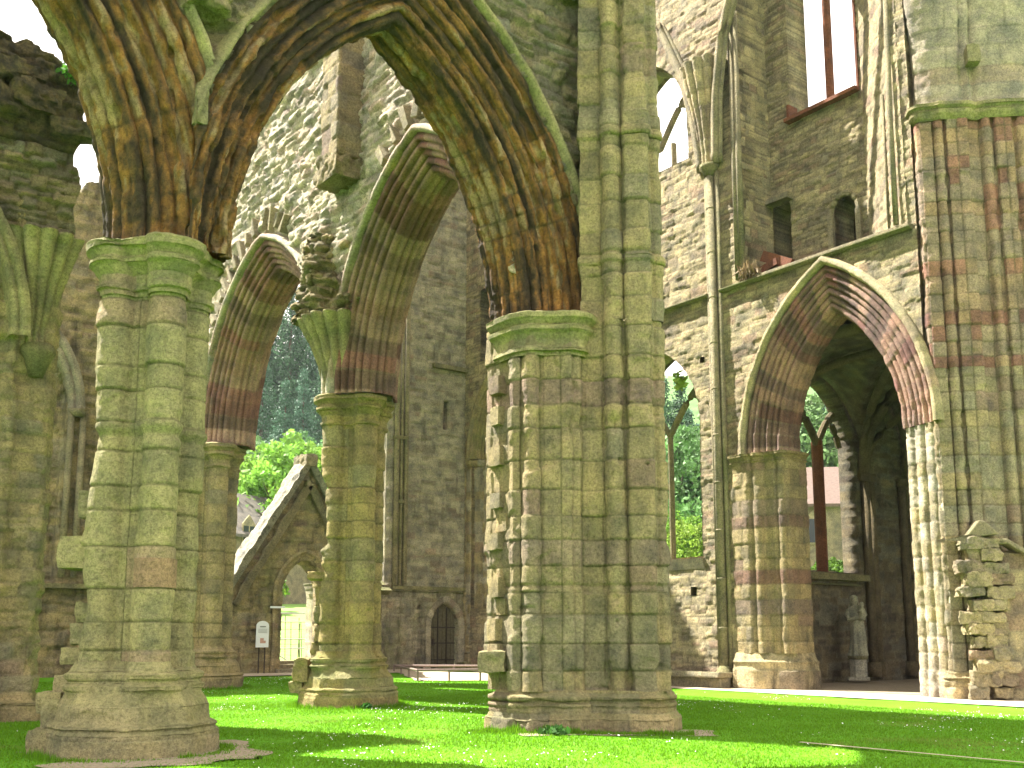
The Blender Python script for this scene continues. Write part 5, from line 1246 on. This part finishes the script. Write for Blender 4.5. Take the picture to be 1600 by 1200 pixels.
def tree(key, x, y, sc, label, group, cat='tree', name=None, z=None, ki=0):
    z = float(gz(x, y)) if z is None else z
    nm = name or {'conifer': 'conifer_tree', 'bush': 'bush', 'yellow': 'bush'}.get(key, 'broadleaf_tree')
    t = thing(nm, label, cat, (x, y, z), group); t.scale = (sc, sc, sc*(.9+.25*((x*7.3) % 1))); t.rotation_euler = (0, 0, (x*3.1+y) % 6.28)
    V, F, c, tb, mat = PROTO[key][ki]
    if (key, ki) not in PMESH:
        tmp = thing('tmp', None, None, (0, 0, 0)); oc = mesh_np('crown', V, F, mat, tmp, None, c, smooth=False); ot = tb.build('trunk', M['bark'], tmp)
        PMESH[(key, ki)] = (oc, ot); oc.parent = t; ot.parent = t; bpy.data.objects.remove(tmp); oc['_u'] = 1; return t
    for src in PMESH[(key, ki)]:
        o_ = src.copy(); COL.objects.link(o_); o_.parent = t
    return t
def ray_xy(px, dist):
    u = (px-800)/1642.5; d = np.array([u*.798+.603, -u*.603+.798]); d /= np.linalg.norm(d); return -10.589+d[0]*dist, -13.611+d[1]*dist
rr = np.random.RandomState(21)
n_ = [0]
def band(key, pxs, dist, sc, words, group):
    for i, px in enumerate(pxs):
        x, y = ray_xy(px+rr.uniform(-4, 4), dist*rr.uniform(.95, 1.05)); tree(key, x, y, sc*rr.uniform(.85, 1.15), words, group, ki=i % 2)
band('conifer', [395, 412, 428, 443, 458, 472, 490, 505, 380, 520, 360], 150, 1.15, 'dark blue green conifer on the hillside seen beyond the far left arch', 'dark conifers on the hillside')
band('conifer', [402, 435, 465, 497, 515], 128, .9, 'dark blue green conifer on the hillside seen beyond the far left arch', 'dark conifers on the hillside')
band('dark', [385, 405, 425, 450, 470, 495, 515], 112, .95, 'mid green tree halfway up the hillside below the conifers', 'mid green trees on the hillside')
band('silver', [390, 420, 452, 485, 510], 98, .85, 'pale silvery green tree below the dark hillside conifers', 'silvery trees on the hillside')
band('bright', [384, 400, 418, 436, 454, 470, 486, 505], 84, 1.2, 'bright green sunlit tree behind the roof and gable', 'bright green trees behind the gable')
band('bright', [462, 480, 498, 514], 79, 1.1, 'bright green sunlit tree behind the roof and gable', 'bright green trees behind the gable')
band('bush', [380, 396], 64, .8, 'light green bush beside the grey roofed cottage', 'bushes beside the cottage')
band('dark', [1040, 1058, 1072, 1088, 1100], 84, 1.15, 'dark green tree beyond the tall window left of the wall shaft', 'trees beyond the tall window')
band('conifer', [1045, 1066, 1083, 1102], 105, 1.1, 'dark tree high up in the tall window left of the wall shaft', 'high trees beyond the tall window')
band('bright', [1052, 1080], 62, .7, 'bright green tree low in the tall window left of the wall shaft', 'bright trees beyond the tall window')
band('bush', [1044, 1058, 1070, 1082, 1094], 52, .75, 'light green bush above the sill of the tall window', 'bushes beyond the tall window')
band('yellow', [1046, 1064, 1088], 44, .75, 'yellow flowering bush just above the window sill', 'yellow bushes beyond the tall window')
band('dark', [1250, 1268, 1285, 1302, 1320], 92, 1.35, 'dark green tree above the house in the window behind the statue', 'trees above the stone house')
band('conifer', [1258, 1290, 1312], 104, 1.1, 'tall dark tree above the house in the window behind the statue', 'tall trees above the stone house')
band('bush', [1256, 1280, 1298, 1310], 64, .55, 'trimmed green bush in front of the stone house', 'bushes before the stone house')
band('dark', [60, 100, 640, 700, 900, 1150, 1400, 1500], 120, 1.2, 'dark green tree far behind the abbey walls', 'trees behind the abbey walls')
for o_ in list(bpy.data.objects):
    if '_u' in o_: del o_['_u']
# small leafy tufts growing on the masonry
def tuft(name, label, c, r, n, colr, s=.05, cat='plant', thin=False):
    rr = np.random.RandomState(int(abs(c[0]*100)) % 1000)
    d = rr.normal(size=(n, 3)); d /= np.linalg.norm(d, axis=1)[:, None]; P = np.array(c)+d*np.array(r)*rr.uniform(.2, 1, (n, 1))
    a_ = rr.normal(size=(n, 3)); a_[:, 2] = abs(a_[:, 2])+(1.5 if thin else 0); a_ /= np.linalg.norm(a_, axis=1)[:, None]; b_ = np.cross(a_, rr.normal(size=(n, 3))); b_ /= np.linalg.norm(b_, axis=1)[:, None]
    s_ = s*rr.uniform(.6, 1.4, (n, 1)); k_ = .12 if thin else .6
    V = np.stack([P-a_*s_, P+b_*s_*k_, P+a_*s_, P-b_*s_*k_], 1).reshape(-1, 3)
    o = mesh_np(name, V, np.arange(4*n).reshape(-1, 4), M['leafb'], None, c, np.array(colr)[None, :]*rr.uniform(.7, 1.3, (4*n, 1)), smooth=False)
    setp(o, label, cat)
tuft('wall_plant', 'small bright green plant on the broken mossy wall top at the left', (-6.25, 5.4, 11.55), (.28, .2, .25), 260, (.10, .24, .02))
tuft('dry_grass_tuft', 'dry straw coloured grass tuft on the right wall string course', (11.75, 4.95, 11.5), (.3, .35, .16), 200, (.26, .20, .10), .22, thin=True)
tuft('wall_plant', 'bright green leafy sprig hanging in the head of the tall window', (12.3, 8.2, 9.1), (.2, .22, .35), 60, (.34, .55, .10), .12)
tuft('weed', 'little dark green weed at the foot of the central crossing pier', (-.75, -1.6, .04), (.22, .22, .09), 160, (.05, .13, .02), .06)
tuft('weed', 'tiny weed at the foot of the ochre middle pier', (-.25, 4.75, .05), (.12, .12, .08), 60, (.05, .13, .02), .05)
# reddish board lying in the clerestory passage
b = MB(); b.box((12.2, 4.3, 11.75), (.12, 1.1, .3), rx=.5); b.box((12.1, 4.6, 11.6), (.1, .8, .2), rx=-.2); b.build('fallen_timber', M['redstone'], None, (12.2, 4.3, 11.6)); setp(bpy.data.objects['fallen_timber'], 'broken reddish timber lying on the ledge of the clerestory passage', 'timber')

# ================================================================== lawn: grass blades and daisies
rr = np.random.RandomState(5)
def scatter(n, x0, x1, y0, y1):
    x = rr.uniform(x0, x1, n); y = rr.uniform(y0, y1, n)
    # keep what the camera's wedge can see, plus a margin
    dx, dy = x+10.589, y+13.611; f_ = .603*dx+.798*dy; l_ = .798*dx-.603*dy
    k = (f_ > 9) & (abs(l_) < f_*.56+1.5) & (x < 10.1) & (y < 16.4); return x[k], y[k]
def bare(x, y):
    return ((x > -6.9) & (x < -5.1) & (y > -1.5) & (y < .2)) | ((x+y < -.9) & (x+y > -2.3) & (x-y > -.2) & (x-y < 4.0)) | ((x > 5.9) & (y > 13))
x1_, y1_ = scatter(330000, -12, 8, -9, 8); x2_, y2_ = scatter(120000, -8, 10, 6, 17)
x = np.concatenate([x1_, x2_]); y = np.concatenate([y1_, y2_]); k = ~bare(x, y) | (rr.rand(len(x)) < .28*(1+vn(x*3, y*3, 1.))); x, y = x[k], y[k]
n0 = len(x); ex_, ey_ = [], []
for cx_, cy_, rad_ in ((LX, LY, 1.05), (MX, MY, 1.02), (FX, FY, 1.05)):      # longer grass left uncut against the plinths
    q_ = rr.uniform(0, 2*PI, 3500); rd_ = rad_+abs(rr.normal(size=3500))*.09; ex_.append(cx_+rd_*np.cos(q_)); ey_.append(cy_+rd_*np.sin(q_))
q_ = rr.uniform(-1.6, 1.7, 5000); rd_ = .14+abs(rr.normal(size=5000))*.09; ex_.append(C0[0]+.7071*q_-.7071*rd_); ey_.append(C0[1]-.7071*q_-.7071*rd_)
x = np.concatenate([x]+ex_); y = np.concatenate([y]+ey_)
n = len(x); hgt = rr.uniform(.012, .034, n)*(1+.5*vn(x*.9, y*.9, 2.)); hgt[n0:] *= rr.uniform(1.2, 3.2, n-n0)*(1+.6*vn(x[n0:]*4, y[n0:]*4, 8.)); a_ = rr.uniform(0, 2*PI, n); wd = .006+.006*rr.rand(n)
z = gz(x, y)+.012*fbm(x, y, 0., .9, 3)
lean = rr.normal(size=(n, 2))*.018
V = np.stack([np.stack([x-np.cos(a_)*wd, y-np.sin(a_)*wd, z-.004], 1), np.stack([x+np.cos(a_)*wd, y+np.sin(a_)*wd, z-.004], 1), np.stack([x+lean[:, 0], y+lean[:, 1], z+hgt], 1)], 1).reshape(-1, 3)
tone = rr.uniform(.75, 1.25, n); dryp = sstep(.25, .55, fbm(x, y, 4., .8, 4))[:, None]
cc = (np.array([.10, .32, .010])*(1-dryp)+np.array([.17, .31, .04])*dryp)*tone[:, None]
M['blade'] = leaf_mat('grass_blades', .5)
o = mesh_np('grass_blades', V, np.arange(3*n).reshape(-1, 3), M['blade'], None, None, np.repeat(cc, 3, 0), smooth=False); setp(o, 'short bright green lawn grass', 'grass', None, 'stuff')
x, y = scatter(30000, -12, 10, -9, 16); dens = sstep(.05, .45, fbm(x, y, 9., .9, 4)); k = (rr.rand(len(x)) < dens*.42+.006) & ~bare(x, y); x, y = x[k], y[k]
n = len(x); z = gz(x, y)+rr.uniform(.02, .04, n); r_ = rr.uniform(.006, .013, n)
V = []; tl = rr.normal(size=(n, 2))*.3
for q in range(5):
    cx_, cy_ = np.cos(q*2*PI/5)*r_, np.sin(q*2*PI/5)*r_; V.append(np.stack([x+cx_, y+cy_, z+cx_*tl[:, 0]+cy_*tl[:, 1]], 1))
V = np.stack(V+[np.stack([x, y, z+.006], 1)], 1).reshape(-1, 3)
F = (np.arange(n)*6)[:, None, None]+np.array([(q, (q+1) % 5, 5) for q in range(5)])[None]
M['petal'] = plain_mat('daisy_petals', (.78, .78, .74), .7, 0, .05, 10, 0)
o = mesh_np('daisies', V, F.reshape(-1, 3), M['petal'], None); setp(o, 'tiny white daisies sprinkled over the lawn', 'flowers', None, 'stuff')

HZ = MB().box((0, 450, 50), (1990, 1640, 110))
hm = bpy.data.materials.new('haze'); hm.use_nodes = True; ht = hm.node_tree; ht.nodes.clear()
ho = ht.nodes.new('ShaderNodeOutputMaterial'); hv = ht.nodes.new('ShaderNodeVolumePrincipled'); ht.links.new(hv.outputs[0], ho.inputs['Volume'])
hv.inputs['Color'].default_value = (.86, .93, 1, 1); hv.inputs['Density'].default_value = .00014; hv.inputs['Anisotropy'].default_value = .3
o = HZ.build('haze', hm, None); setp(o, kind='stuff')
scene.render.engine = 'CYCLES'
scene.cycles.max_bounces = 6; scene.cycles.diffuse_bounces = 4; scene.cycles.use_denoising = True
scene.render.resolution_x = 1024; scene.render.resolution_y = 768
